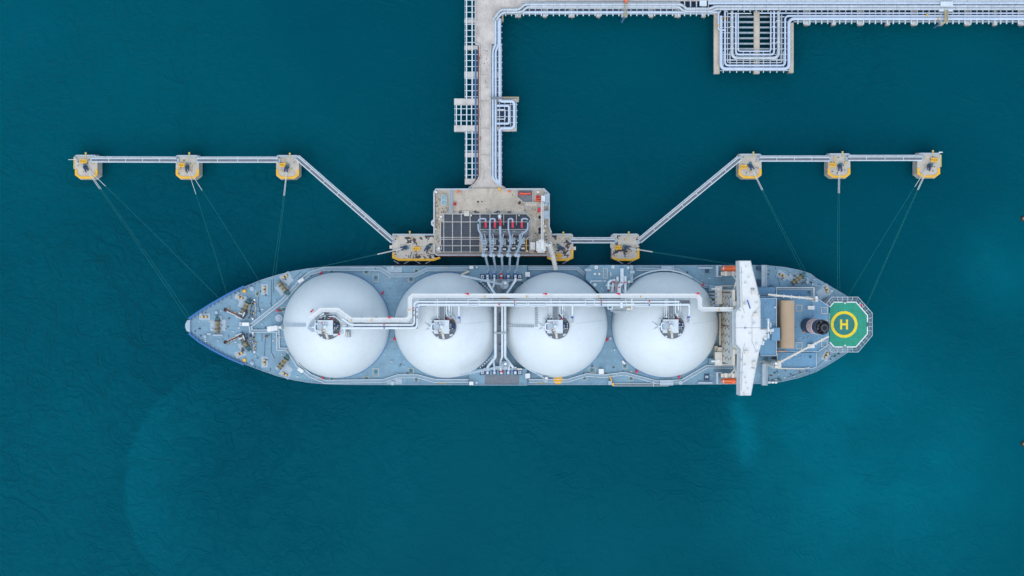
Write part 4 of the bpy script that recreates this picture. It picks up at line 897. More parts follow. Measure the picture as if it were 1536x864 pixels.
B('small_valve', 'orange', ud, lambda b: [b.cp(x, y, 1.3, ZU, ZU + 1, 10) for x, y in ((1206, 498), (1168, 526.6), (1177, 526.6))] )
B('deck_pipe', 'cream', ud, lambda b: (b.tp([(1165, 526.8), (1178, 526.8)], ZU + .6, .2), b.tp([(1166, 529), (1166, 552)], ZD + 5.5, .25), b.tp([(1166, 552.4), (1205, 553), (1214, 551)], ZD + 5.6, .25)))
B('tank_lid', 'green', ud, lambda b: [b.cp(x, y, 1.8, ZD + 5, ZD + 5.6, 12) for x, y in ((1216, 535.5), (1213.6, 438.5))])
B('steel_tread', 'steelg', ud, lambda b: [b.bp(1138 + i * 2.2, 541, 1139.2 + i * 2.2, 544, ZD + 6, ZD + 6.6) for i in range(5)] + [b.bp(1140.5 + i * 1.9, 441.4, 1141.8 + i * 1.9, 443, ZD + 7, ZD + 7.5) for i in range(10)])
B('mast_house', 'upper', ud, lambda b: b.bp(1157.5, 491.6, 1170, 511, ZU + 6.02, ZU + 8))
fu = part_empty('funnel', (121.7, -15.4, ZU), ship)
FX, FY = 121.5, -15.35
def fring(z0, z1, rr_): 
    return lambda b: b.lathe(FX, FY, [(rr_, z0), (rr_, z1), (rr_ * .2, z1 + .001)], 40)
B('shell', 'navy', fu, lambda b: b.lathe(FX, FY, [(3.05, ZU), (3.0, 36), (2.95, 48.4), (2.6, 48.8), (2.5, 48.0)], 40), 'auto')
def bands(zs):
    def f(b):
        for z0, z1 in zs: b.lathe(FX, FY, [(3.0, z0), (3.09, z0), (3.09, z1), (3.0, z1)], 40)
    return f
B('white_band', 'bridge', fu, bands([(36.0, 37.2), (38.2, 39.4), (40.4, 41.6), (42.6, 43.8)]), 'auto')
B('red_band', 'red', fu, bands([(37.22, 38.18), (39.42, 40.38), (41.62, 42.58)]), 'auto')
B('funnel_top', 'black', fu, lambda b: b.cyl(FX, FY, 2.45, 47.6, 48.1, 32))
B('exhaust_pipe', 'black', fu, lambda b: (b.cyl(FX + .35, FY - .2, 1.35, 48, 51, 24), b.cyl(FX - 1.3, FY + 1.2, .45, 48, 50, 12), b.cyl(FX - 1.0, FY - 1.6, .4, 48, 49.6, 12)))
B('exhaust_rim', 'cable', fu, lambda b: (b.lathe(FX + .35, FY - .2, [(1.36, 50.4), (1.5, 50.4), (1.5, 51.1), (.9, 51.12), (.85, 50.2)], 24)))
B('top_ring', 'cable', fu, lambda b: b.tube([(FX + 2.85 * math.cos(a), FY + 2.85 * math.sin(a), 49.6) for a in [2 * math.pi * i / 32 for i in range(33)]], .1, 4))
B('smoke_vent', 'cable', fu, lambda b: [b.box(FX + x - .4, FX + x + .4, FY + y - .5, FY + y + .5, 48.3, 49.6) for x, y in ((-1.9, -.6), (-1.7, .6), (-.6, 2), (.8, -2.1))])
# ---- helideck
hd = part_empty('helideck', W(1272, 487, 19), ship)
ZH = 19.0
HP = [(1244.6, 460.6), (1251, 453.2), (1284, 453.2), (1301.2, 473), (1301.2, 500.6), (1284, 520.4), (1251.5, 520.4), (1244.6, 513)]
B('pad', 'hgreen', hd, lambda b: b.pp(HP, ZH - .8, ZH))
def inset(f, P=HP, c=(1272, 487)): return [(c[0] + (x - c[0]) * f, c[1] + (y - c[1]) * f) for x, y in P]
def edge(b):
    Q = [HP[0], HP[1], HP[2], HP[3], HP[4], HP[5], HP[6], HP[7]]
    for a, c in zip(Q, Q[1:]): b.ribbon([W(*a, ZH)[:2], W(*c, ZH)[:2]], .42, ZH + .004, ZH + .05)
B('edge_line', 'hwhite', hd, edge)
def ringm(b, x, y, ro, ri, z0, z1, n=64):
    p = W(x, y, z1); k = S(z1); b.lathe(p.x, p.y, [(ri * k, z0), (ri * k, z1), (ro * k, z1), (ro * k, z0)][::-1], n)
def ring_flat(b, x, y, ro, ri, z, n=64):
    p = W(x, y, z); k = S(z); vs_ = []
    for r_ in (ro * k, ri * k): vs_ += [(p.x + r_ * math.cos(2 * math.pi * i / n), p.y + r_ * math.sin(2 * math.pi * i / n), z) for i in range(n)]
    b.add(vs_, [(i, (i + 1) % n, n + (i + 1) % n, n + i) for i in range(n)])
B('landing_circle', 'hyellow', hd, lambda b: ring_flat(b, 1266.3, 486.7, 20, 15.9, ZH + .012))
B('circle_centre', 'hgreen2', hd, lambda b: b.cp(1266.3, 486.7, 15.9, ZH + .001, ZH + .008, 64))
B('letter_h', 'hyellow', hd, lambda b: (b.bp(1260.2, 479.2, 1263.2, 494.2, ZH + .009, ZH + .016), b.bp(1269, 479.2, 1272, 494.2, ZH + .009, ZH + .016), b.bp(1263.22, 485, 1268.98, 488, ZH + .009, ZH + .0155)))
B('tie_down', 'cable', hd, lambda b: [b.cp(1250 + 7.4 * i, 459 + 7.9 * j, .55, ZH + .017, ZH + .04, 8) for i in range(7) for j in range(8) if not (i == 6 and j in (0, 7))])
B('edge_light', 'hwhite', hd, lambda b: [b.cp(x, y, 1.2, ZH, ZH + .3, 10) for x, y in ((1267.6, 454.8), (1267.6, 518.2))])
B('edge_gap', 'green', hd, lambda b: (b.bp(1264, 452.6, 1270, 453.6, ZH + .06, ZH + .14), b.bp(1264, 520, 1270, 521, ZH + .06, ZH + .14), b.bp(1299.8, 483.4, 1302.6, 490, ZH + .06, ZH + .14)))
B('edge_post', 'steelw', hd, lambda b: [b.bp(1243.6, y, 1244.8, y + .9, ZH, ZH + .7) for y in range(470, 498, 2)])
NO = [(1239.5, 455.2), (1247.5, 445.6), (1287.2, 445.6), (1308.4, 469.5), (1308.4, 503.4), (1287.4, 528), (1248, 528), (1243, 523)]
NI = [(1244.6, 460.6), (1251, 453.2), (1284, 453.2), (1301.2, 473), (1301.2, 500.6), (1284, 520.4), (1251.5, 520.4), (1246, 515)]
def net(b):
    O = [W(x, y, ZH + .3) for x, y in NO]; I = [W(x, y, ZH - .2) for x, y in NI]
    b.tube(O, .11, 5); b.tube([o.lerp(i, .5) for o, i in zip(O, I)], .05, 4)
    for k in range(len(O) - 1):
        L = max(2, int((O[k + 1] - O[k]).length / 1.85))
        for j in range(L + 1): b.tube([O[k].lerp(O[k + 1], j / L), I[k].lerp(I[k + 1], j / L)], .09, 4)
B('safety_net_frame', 'steelw', hd, net)
def mesh_net(b):                                 # fine wires of the net
    O = [W(x, y, ZH + .25) for x, y in NO]; I = [W(x, y, ZH - .25) for x, y in NI]
    for k in range(len(O) - 1):
        for j in range(1, 8): b.tube([O[k].lerp(I[k], j / 8), O[k + 1].lerp(I[k + 1], j / 8)], .035, 3)
        L = max(4, int((O[k + 1] - O[k]).length / .5))
        for j in range(L): b.tube([O[k].lerp(O[k + 1], j / L), I[k].lerp(I[k + 1], j / L)], .03, 3)
B('safety_net', 'steelg', hd, mesh_net)
B('support_strut', 'deckl', hd, lambda b: [b.tp([(x, y, ZH - .8), (x0, y0, ZD)], 0, .35, 6) for x, y, x0, y0 in ((1298, 476, 1284, 470), (1298, 498, 1284, 503), (1282, 457, 1276, 456), (1282, 516, 1274, 520), (1250, 470, 1250, 470), (1250, 505, 1250, 505))])
B('net_stair', 'grateg', hd, lambda b: b.op(1240.5, 451.5, 8, 5.5, 40, ZD + 1, ZD + 3))
B('stern_vent', 'green', ship, lambda b: [b.op(x, y, 3, 2, 30, ZD, ZD + 1) for x, y in ((1257, 449.6), (1253, 534.5), (1259, 531), (1168.5, 568.5), (1170.6, 570.5))])
B('davit_frame', 'creaml', ship, lambda b: [(b.bp(1081.5, ya, 1106, yb, ZD + 1, ZD + 5.5), b.bp(1087, ya - .6, 1091, yb + .6, ZD + 5.501, ZD + 7), b.bp(1098, ya - .6, 1101, yb + .6, ZD + 5.501, ZD + 7)) for ya, yb in ((407.6, 413.4), (560.6, 566))])
B('davit_ladder', 'deckl', ship, lambda b: [(b.bp(1074.6, ya, 1077.4, yb, ZD, ZD + 6), b.bp(1077.6, ya, 1083, ya + 1.2, ZD + 4, ZD + 5), b.bp(1077.6, yb - 1.2, 1083, yb, ZD + 4, ZD + 5)) for ya, yb in ((398, 415.5), (558.5, 576.5))])
B('davit_brace', 'creaml', ship, lambda b: (b.tp([(1099, 413), (1106, 422)], ZD + 8, .28, 6), b.tp([(1096, 561), (1106, 549)], ZD + 8, .28, 6)))
B('deck_machine', 'dkblue', ship, lambda b: (b.bp(1058.5, 404.5, 1063.5, 409, ZD, ZD + 1.4), b.bp(1056.5, 561.5, 1064, 570.5, ZD, ZD + .8), b.bp(1136, 399.5, 1140.5, 405.5, ZD, ZD + 2), b.bp(1136, 419, 1140.6, 427.5, ZD, ZD + 1.6)))
B('deck_machine_top', 'deckl', ship, lambda b: (b.bp(1058, 563.5, 1062.5, 567, ZD + .8, ZD + 1.4), b.bp(1047, 400.4, 1069, 403.2, ZD + .55, ZD + 1.2), b.bp(1047, 573, 1069, 575.6, ZD + .5, ZD + 1.2)))

# things that rest on or hang from the ship
def lifeboat(y, z, label, flip):
    c = W(1095, y, z); t = thing('lifeboat', (c.x, c.y, z - 2.6), label, 'lifeboat', 'orange lifeboats hanging beside the bridge')
    def hullf(b):
        nS, nR = 13, 12; L = 3.35 * 1.05; vs_ = []; fs = []
        for i in range(nS + 1):
            u = -1 + 2 * i / nS; w_ = (1 - abs(u) ** 4.5) ** .5 if abs(u) < 1 else .02; w_ = max(.25, w_)
            for j in range(nR):
                a = 2 * math.pi * j / nR; vs_.append((c.x + u * L, c.y + 1.25 * w_ * math.cos(a), z - 1.2 + 1.25 * (.6 + .4 * w_) * math.sin(a)))
        for i in range(nS):
            for j in range(nR): fs.append((i * nR + j, i * nR + (j + 1) % nR, (i + 1) * nR + (j + 1) % nR, (i + 1) * nR + j))
        fs += [tuple(range(nR - 1, -1, -1)), tuple(nS * nR + j for j in range(nR))]; b.add(vs_, fs)
    B('hull', 'orange', t, hullf, True)
    B('canopy', 'orange', t, lambda b: b.lathe(c.x + 1.7, c.y, [(.75, z - .6), (.75, z + .55), (.45, z + .75)], 14), 'auto')
    B('window', 'black', t, lambda b: [b.box(c.x + x - .2, c.x + x + .2, c.y + s * .62 - .12, c.y + s * .62 + .12, z - .45, z + .02) for x in (-2, -1.2, -.4, .4, 2.6) for s in (-1, 1)])
    B('lifting_hook', 'steelw', t, lambda b: [b.box(c.x + x - .15, c.x + x + .15, c.y - .3, c.y + .3, z - .1, z + .5) for x in (-2.7, 2.9)] + [b.tube([(c.x - 2.9, c.y - flip * .2, z - .1), (c.x - 2.5, c.y + flip * 1.0, z + .5)], .14, 5)])
lifeboat(402.8, ZD + 7, 'orange enclosed lifeboat hanging on the jetty side of the white bridge', 1)
lifeboat(571.6, ZD + 7, 'orange enclosed lifeboat hanging on the open water side of the white bridge', -1)
for i, x in enumerate((1154, 1159, 1163.8)):
    lab = ('white liferaft canister at deck edge by the grey side deckhouse, nearest the bridge', 'white liferaft canister at deck edge, middle one of three in a row', 'white liferaft canister at deck edge, nearest the green deck machine')[i]
    b = MB(); b.tp([(x - 2, 573.4), (x - 1.7, 573.4), (x + 1.5, 573.4), (x + 1.8, 573.4)], ZD + 1.2, .48, 12); b.tp([(x - .3, 573.4), (x + .3, 573.4)], ZD + 1.2, .54, 12)
    for dx in (-1, 1): b.bp(x + dx - .3, 572.4, x + dx + .3, 574.4, ZD, ZD + .8)
    tag(b.build('liferaft_canister', 'bridge', None, 'auto'), lab, 'life raft', 'white liferaft canisters at the deck edge')
def hose(b):
    p = W(837, 569, ZD)
    for k, r_ in enumerate((1.75, 1.3, .85)): b.tube([(p.x + r_ * math.cos(a), p.y + r_ * math.sin(a), ZD + .35 + .12 * k) for a in [2 * math.pi * i / 24 for i in range(25)]], .3, 6)
    b.cyl(p.x, p.y, 1.9, ZD, ZD + .25, 24); b.cyl(p.x, p.y, .7, ZD + .25, ZD + .9, 12)
tag(B('hose_reel', 'yellow', None, hose), 'round yellow orange reel on the ship deck beside the third white dome', 'reel')
fl = thing('flag', W(1291.5, 456.5, 21), 'small white flag with a red square on a staff beside the green helideck', 'flag')
B('cloth', 'hwhite', fl, lambda b: b.add([W(1289.5 + 5 * i / 5, 454.5 + .9 * j + (2.6 * i / 5), 22.6 - .5 * j + .1 * math.sin(i * 2)) for j in range(4) for i in range(6)] , [(j * 6 + i, j * 6 + i + 1, (j + 1) * 6 + i + 1, (j + 1) * 6 + i) for j in range(3) for i in range(5)]))
B('emblem', 'red', fl, lambda b: b.bp(1290.6, 456.4, 1293.6, 459.4, 22.5, 22.72))
B('staff', 'steelw', fl, lambda b: b.tp([(1289.4, 456, 17), (1289.4, 454.4, 23)], 0, .08, 6))

# ================================================================ THE JETTY
ZR = 10.0
def posts(b, pts, z0, z1, r=.45, rake=0):
    for x, y in pts:
        p = W(x, y, z1); b.tube([(p.x, p.y, z1), (p.x * (1 + rake), p.y, z0)], r, 10)
# ---- approach trestle with its roadway
tr = thing('approach_trestle', W(728, 140, 0), 'straight concrete roadway trestle running from the top edge down to the loading platform', 'trestle')
RD = [(713, -40), (713, 65.5), (720.4, 67), (720.4, 264), (718.5, 269), (713, 276), (705, 282.3), (758, 282.3), (749, 277), (740, 270), (736, 264), (735.6, 66.5), (743.5, 65.5), (743.5, 22), (748, 15), (760, 12.5), (782, 12), (790, 2.4), (830, 1.6), (1075, 1.2), (1540, -2.5), (1600, -2.5), (1600, -40)]
B('roadway', 'road', tr, lambda b: b.pp(RD, ZR - 1.0, ZR))
def kerb(b):
    for pth in ([(713.3, -40), (713.3, 66.2), (719.6, 67), (719.8, 263), (717.6, 269), (712, 276), (704, 282)], [(736.2, 67.5), (736.4, 264), (740.4, 269.6), (749.4, 276.6), (758, 281.6)], [(743.2, 64), (743.2, 24), (748, 16), (760, 13)]): b.rp(pth, 1.0, ZR - .3, ZR + .55)
B('kerb', 'cap', tr, kerb)
def rrail(b):
    b.rail([(712.6, -40), (712.6, 66), (719.2, 67), (719.2, 84), (721, 87), (721, 95), (719.2, 98), (719.2, 164), (721, 168), (721, 174), (719.2, 178), (719.2, 263), (717, 269), (711.4, 276), (703, 282)], ZR, 1.2, .09, 3)
    b.rail([(735.5, 67), (735.5, 266)], ZR, 1.2, .07, 3)
B('railing', 'steelw', tr, rrail)
B('rusty_pipe', 'rust', tr, lambda b: b.tp([(717.6, 70), (717.6, 266), (709, 276)], ZR - .2, .28, 6))
B('hose_cabinet', 'rust', tr, lambda b: [b.bp(718.5, y, 720.8, y + 5, ZR + .02, ZR + .9) for y in (83, 205)])
B('expansion_joint', 'cable', tr, lambda b: [b.bp(721.2, y, 734.6, y + .35, ZR + .004, ZR + .02) for y in (112, 151, 192, 232)])
rb = random.Random(5)
B('tar_mark', 'cable', tr, lambda b: [b.op(rb.uniform(724, 732), rb.uniform(75, 140), rb.uniform(.5, 1.2), rb.uniform(.8, 2.5), rb.uniform(-20, 20), ZR + .004, ZR + .012) for _ in range(14)])
# left hand rack: caps, stringers, cross bars
CAPL = [(29, 34.6, 696.5, 716), (68.2, 74.4, 696.5, 720), (107.4, 116.6, 696.5, 720), (147.8, 157.4, 681.2, 718.5), (188, 197.2, 681.2, 718.5), (229, 235.6, 697.2, 720), (268, 276.6, 697.2, 713)]
B('pile_cap', 'cap', tr, lambda b: [b.bp(x0, y0, x1, y1, ZR - 3.0, ZR - .75) for y0, y1, x0, x1 in CAPL])
B('stringer', 'steelw', tr, lambda b: [b.bp(x - .9, y0, x + .9, y1, ZR - .7, ZR - .1) for x in (699.7, 708.2) for y0, y1 in ((-40, 148), (197, 268))] + [b.bp(x - .75, 157.5, x + .75, 187.9, ZR - .7, ZR - .1) for x in (684.5, 691.6, 700, 707.4)])
B('utility_pipe', 'steelb', tr, lambda b: (b.tp([(713.4, 74), (713.4, 268)], ZR - .7, .42, 8),))
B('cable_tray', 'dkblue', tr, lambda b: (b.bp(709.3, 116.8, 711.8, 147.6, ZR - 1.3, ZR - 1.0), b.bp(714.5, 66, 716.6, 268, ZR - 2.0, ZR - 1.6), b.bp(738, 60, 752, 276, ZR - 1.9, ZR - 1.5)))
def xbars(b):
    y = -36
    while y < 268:
        if not any(a - 1 < y < c + 1 for a, c, _, _ in CAPL):
            x0 = 681.5 if 157 < y < 188 else 697
            b.bp(x0, y - .5, 716.5, y + .5, ZR - 1.1, ZR - .705)
        y += 9.05
    b.bp(697.1, -40, 697.6, 147, ZR - 1.5, ZR - 1.101); b.bp(697.6, 197.5, 698.1, 267, ZR - 1.5, ZR - 1.101); b.bp(682, 158, 682.5, 187, ZR - 1.5, ZR - 1.101)
B('cross_bar', 'steelw', tr, xbars)
# right hand rack
CAPR = [(29, 34.6), (68, 74), (107.4, 116.6), (229, 235.4)]
B('rack_cap', 'cap', tr, lambda b: [b.bp(736.6, a, 752.3, c, ZR - 3.0, ZR - 1.0) for a, c in CAPR] + [b.bp(736.6, 147.6, 778, 152.6, ZR - 3, ZR - 1.0), b.bp(736.6, 190, 775, 196.6, ZR - 3, ZR - 1.0)])
B('rack_stringer', 'steelw', tr, lambda b: [b.bp(x - .6, y0, x + .6, y1, ZR - .95, ZR - .4) for x in (736.9, 745, 752) for y0, y1 in ((66, 147), (197, 277))] + [b.bp(x - .5, 153, x + .5, 189.8, ZR - .95, ZR - .4) for x in (745.2, 749, 757, 766, 774.4)])
def xb2(b):
    y = 30
    while y < 272:
        b.bp(736.8, y - .5, 776.2 if 153 < y < 190 else 753.6, y + .5, ZR - 1.5, ZR - .96); y += 9.05
B('rack_cross_bar', 'steelw', tr, xb2)
B('bay_shade_sheet', 'dkblue', tr, lambda b: b.bp(744.6, 156, 772.5, 189.6, ZR - 3.2, ZR - 3.01))  # dark sheet imitating the shade below the side bay pipes
B('ladder_platform', 'stairp', tr, lambda b: (b.bp(752.5, 23, 755.2, 32, ZR - 3, ZR - 1), b.bp(753, 145.2, 778.4, 146.4, ZR - .9, ZR + .3), b.bp(776.4, 146.5, 778.4, 150, ZR - .9, ZR + .2)))
B('cross_walkway', 'grateg', tr, lambda b: b.bp(735.8, 145.2, 752.4, 148.4, ZR + 1.6, ZR + 2.0))
B('pile', 'pile', tr, lambda b: posts(b, [(x, (a + c) / 2) for a, c, x0, x1 in CAPL for x in (x0 + 4, x1 - 4)] + [(x, y) for y in (31, 71, 112, 151, 193, 232) for x in (724, 733, 748)] + [(771, 150), (769, 193)], -4, ZR - 1.2, .5))
# ---- main jetty head along the top edge
mj = thing('pipe_rack_jetty', W(1150, 15, 0), 'long pipe rack jetty crossing the top right edge, with a square frame jutting out', 'jetty')
ZJ = 9.2
def under(b):
    b.bp(752, -6, 1600, 22.4 if 0 else 12, ZJ - .8, ZJ - .4)
def jx(b):
    x = 758.4
    while x < 1600:
        y1 = 23.8 if x < 1070 else 35.8 if x > 1191 else 18
        b.bp(x - .8, -6, x + .8, y1, ZJ - .3, ZJ + .3); x += 8.95
    b.bp(752, 20.4, 1072, 21.2, ZJ - .9, ZJ - .301); b.bp(1190.5, 32.2, 1600, 33, ZJ - .9, ZJ - .301); b.bp(752, 1, 1600, 1.8, ZJ - .9, ZJ - .301); b.bp(752, 12.6, 1600, 13.4, ZJ - .9, ZJ - .301)
B('cross_bar', 'steelw', mj, jx)
capx = [777, 817.2, 857.4, 897.6, 936.5, 977, 1016.5, 1055.5]; capx2 = [1211, 1251, 1291.5, 1332, 1372, 1412, 1452.5, 1493, 1533, 1573]
B('pile_cap', 'cap', mj, lambda b: [b.bp(x - (4.4 if i % 2 == 0 else 3), -8, x + (4.4 if i % 2 == 0 else 3), 25.2 if x < 1100 else 37.2, ZJ - 2.6, ZJ - .91) for i, x in enumerate(capx + capx2)])
B('pile', 'pile', mj, lambda b: [b.tube([W(x, y, ZJ - 2.6), W(x + dx, y + dy, -4)], .5, 10) for x in capx for y, dx, dy in ((24, 1, 5), (4, 0, 0), (14, -1, 0))] + [b.tube([W(x, y, ZJ - 2.6), W(x + dx, y + dy, -4)], .5, 10) for x in capx2 for y, dx, dy in ((35.5, -6, 6), (36, -1, 4), (14, 0, 0))])
B('access_grating', 'grateg', mj, lambda b: (b.pp([(782, -6), (1600, -6), (1600, -1.2), (1075, 1), (782, 2)], ZJ - .2, ZJ + .35), ))
B('stairs', 'stairp', mj, lambda b: (b.bp(937, 4, 937.8, 24, ZJ + 3.2, ZJ + 3.5), b.bp(940.4, 4, 941.2, 24, ZJ + 3.2, ZJ + 3.5), b.op(938, 21.5, 3.4, 7, -30, ZJ + 2, ZJ + 2.6), b.bp(1417, 14.5, 1418.2, 32, ZJ + 3, ZJ + 3.5), b.bp(1421.4, 14.5, 1422.6, 32, ZJ + 3, ZJ + 3.5), b.bp(1418.3, 15, 1421.3, 32, ZJ + 2.6, ZJ + 3), b.op(1416.2, 33.6, 11, 3.4, 28, ZJ + 2.2, ZJ + 2.8)))
B('hanging_ladder', 'steelb', mj, lambda b: (b.tp([(936.5, 25, ZJ), (932.5, 33, 2)], 0, .5, 4), b.tp([(1409, 36, ZJ), (1401, 41.5, 3)], 0, .4, 4)))
B('gate_frame', 'orange', mj, lambda b: b.bp(937.4, -2, 941, 3.6, ZJ + 1.5, ZJ + 4))
B('pipe_bridge_deck', 'steelw', mj, lambda b: (b.bp(1411, 2.2, 1429.5, 9.5, ZJ + 3, ZJ + 3.6), b.bp(1409, 14, 1429, 17, ZJ + 2.2, ZJ + 2.8), b.bp(1049.5, .5, 1060, 9, ZJ + 2.3, ZJ + 2.6)))
B('rack_shade_sheet', 'dkblue', mj, lambda b: (b.bp(790, 1, 1072, 16, ZJ - 3.2, ZJ - 2.9), b.bp(1072, 1, 1184, 16.6, ZJ - 3.2, ZJ - 2.9), b.bp(1184, 1, 1600, 30, ZJ - 3.2, ZJ - 2.9)))  # added navy sheets standing in for the deep shade under the rack
# square frame that carries the loop
B('frame_beam', 'concrete', mj, lambda b: (b.bp(1071, 20, 1079.4, 110.6, ZJ - 2.6, ZJ - .92), b.bp(1183.6, 34, 1190.4, 109, ZJ - 2.6, ZJ - .92), b.bp(1131, 17, 1139.4, 110.4, ZJ - 2.6, ZJ - .92)))
B('loop_shade_sheet', 'dkblue', mj, lambda b: (b.bp(1079.6, 20, 1106, 106, ZJ - 3.4, ZJ - 3.1), b.bp(1157, 17.2, 1183.5, 106, ZJ - 3.4, ZJ - 3.1), b.bp(1106.1, 75, 1156.9, 106, ZJ - 3.4, ZJ - 3.1)))  # dark sheets put below the loop pipes to act as shade in the gaps
B('frame_slat', 'steelg', mj, lambda b: [b.bp(1106, y - 1.2, 1130.8, y + 1.2, ZJ - 1.6, ZJ - .6) for y in (25, 33, 41, 49, 57.2, 65.4, 73.2)] + [b.bp(1139.6, y - 1.1, 1157, y + 1.1, ZJ - 1.6, ZJ - .6) for y in (25, 33, 41, 49, 57.2, 65.4, 73.2)])
def fx(b):
    for y in (25, 33, 41, 49, 57.2, 65.4, 73.2, 81.4, 89.6): b.bp(1079.6, y - .6, 1105.8, y + .6, ZJ - .5, ZJ + .1); b.bp(1157.2, y - .6, 1184, y + .6, ZJ - .5, ZJ + .1)
    for x in [1085 + 10.05 * i for i in range(10)]: b.bp(x - .6, 77, x + .6, 109, ZJ - .5 + .002, ZJ + .104)
    b.bp(1080, 90, 1184, 91, ZJ - .9, ZJ - .501); b.bp(1080, 105.4, 1184, 106.2, ZJ - .9, ZJ - .501); b.bp(1095, 24, 1095.8, 92, ZJ - .9, ZJ - .502); b.bp(1170, 24, 1170.8, 92, ZJ - .9, ZJ - .502)
B('frame_cross_bar', 'steelw', mj, fx)
B('frame_pile', 'pile', mj, lambda b: posts(b, [(x, y) for x in (1075, 1135, 1187) for y in (40, 70, 105)], -4, ZJ - 2.6, .55))
# ---- the pipelines
def pipe(path, r, z, label, m='pipej', bend=1.4, grp='pipelines on the jetty racks'):
    b = MB(); b.tp(path, z, r, 10, bend); return tag(b.build('pipeline', m, None, 'auto'), label, 'pipeline', grp)
zp = ZR + .3
pipe([(752, 279), (739.2, 268), (739.2, 76), (743.4, 67), (743.4, 28)], .45, zp, 'white pipe beside the roadway kerb, first of the trestle pipes from the road')
pipe([(752, 276), (743.2, 268), (743.2, 77), (747.6, 68), (747.6, 28)], .43, zp, 'white pipe running down the trestle, second of the trestle pipes from the road')
pipe([(749.6, 28), (749.6, 152), (769, 152), (771.4, 155), (771.4, 189), (768, 192.4), (752, 192.4), (749.6, 195), (749.6, 275)], .62, zp + .2, 'thick white pipe on the water side of the trestle with a wide square detour')
pipe([(745, 158.6), (763.6, 158.6), (763.6, 185.4), (745, 185.4)], .48, zp, 'white square bracket pipe inside the wide detour of the thick trestle pipe', bend=.8)
pipe([(746, 164.4), (757.6, 164.4), (757.6, 178.6), (746, 178.6)], .22, zp - .1, 'thin innermost square pipe in the trestle side bay', 'steelw', .4)
zj = ZJ + .75
pipe([(739.5, 30), (743.4, 24.5), (751, 14.6), (779, 14.4), (786, 6.6), (1021, 6.6), (1027, 10.4), (1029, 13.2), (1065, 13.2), (1072, 9.5), (1600, 9.5)], .58, zj + 1.6, 'clad pipe on top of the jetty rack, upper one of the pale grey pair', 'pipeg')
pipe([(745, 30), (747.6, 25.4), (754, 18.6), (783, 18.2), (790.5, 10.2), (1018, 10.2), (1024, 15.5), (1029, 17), (1067, 17), (1074, 13.4), (1600, 13.4)], .55, zj + 1.6, 'clad pipe on top of the jetty rack, lower one of the pale grey pair', 'pipeg')
pipe([(752, 22.8), (757, 18.2), (1080, 18.2)], .55, zj, 'thick white pipe along the water edge of the jetty, left of the square frame', bend=.5)
pipe([(793, 12.6), (1017, 12.6)], .2, zj, 'thin pale blue pipe in the dark gap of the left jetty rack', 'steelw')
pipe([(1062, 1.2), (1600, 1.2)], .5, zj + 1.2, 'clad grey pipe right at the top edge of the jetty rack', 'pipeg')
pipe([(1062, 4.8), (1600, 4.8)], .55, zj + 1.2, 'white pipe just below the topmost clad pipe of the jetty rack')
pipe([(782, 3.6), (1020, 3.6)], .35, zj + .6, 'narrow grey pipe along the deck edge of the left jetty rack', 'pipeg')
pipe([(1600, 28.2), (1188, 28.2), (1183.4, 32.5), (1183.4, 103.4), (1081.4, 103.4), (1081.4, 24)], .68, zj + .1, 'thick white pipe forming the outermost loop round the square frame', bend=2.2)
pipe([(1600, 23.8), (1181, 23.8), (1177.7, 27.5), (1177.7, 98.2), (1087.5, 98.2), (1087.5, 14)], .42, zj + .1, 'white pipe forming the second loop inward on the square frame', bend=1.6)
pipe([(1172.6, 22), (1172.6, 94), (1091.4, 94), (1091.4, 16)], .16, zj - .1, 'thin pipe forming the third loop inward on the square frame', 'steelw', .6)
pipe([(1167.6, 17), (1167.6, 87), (1098, 87), (1098, 17)], .66, zj + .1, 'thick pale pipe forming the middle loop on the square frame', 'pipeg', 2.4)
pipe([(1161, 17), (1161, 81.8), (1103.8, 81.8), (1103.8, 19)], .42, zj + .1, 'white pipe forming the second innermost loop on the square frame', bend=1.4)
pipe([(1156.2, 17), (1156.2, 76.8), (1107.2, 76.8), (1107.2, 19)], .3, zj + .1, 'slim white pipe forming the innermost loop on the square frame', bend=1)
pipe([(1077.6, 18), (1077.6, 42.8), (1080, 45), (1089, 45)], .32, zj + .9, 'short bent pipe at the upper left corner of the square frame', bend=.8)
pipe([(1092, 20.2), (1127, 20.2)], .2, zj + .6, 'short slim header across the top of the loops, left half', 'steelw')
pipe([(1139, 19.6), (1600, 19.6)], .3, zj + .3, 'slim white pipe above the two bottom pipes of the right jetty rack')
B('pipe_clamp', 'bridge', mj, lambda b: [b.bp(x - wd, y - .4, x + wd, y + .4, zj - .3, zj + .95) for x, y, wd in ((1098, 39.6, 2.9), (1104, 64.5, 2), (1098, 72, 2.9), (1107.4, 72.8, 1.5), (1161, 39.4, 2), (1167.6, 31, 2.9), (1167.6, 63, 2.9), (1156.2, 49, 1.5), (1161, 63.6, 2))])
B('orange_valve', 'yellow', mj, lambda b: [b.bp(x - 1.1, y - .8, x + 1.1, y + .8, zj, zj + 1.6) for x, y in ((1087.6, 27), (1077.6, 38), (1391, 22), (1408, 28))])

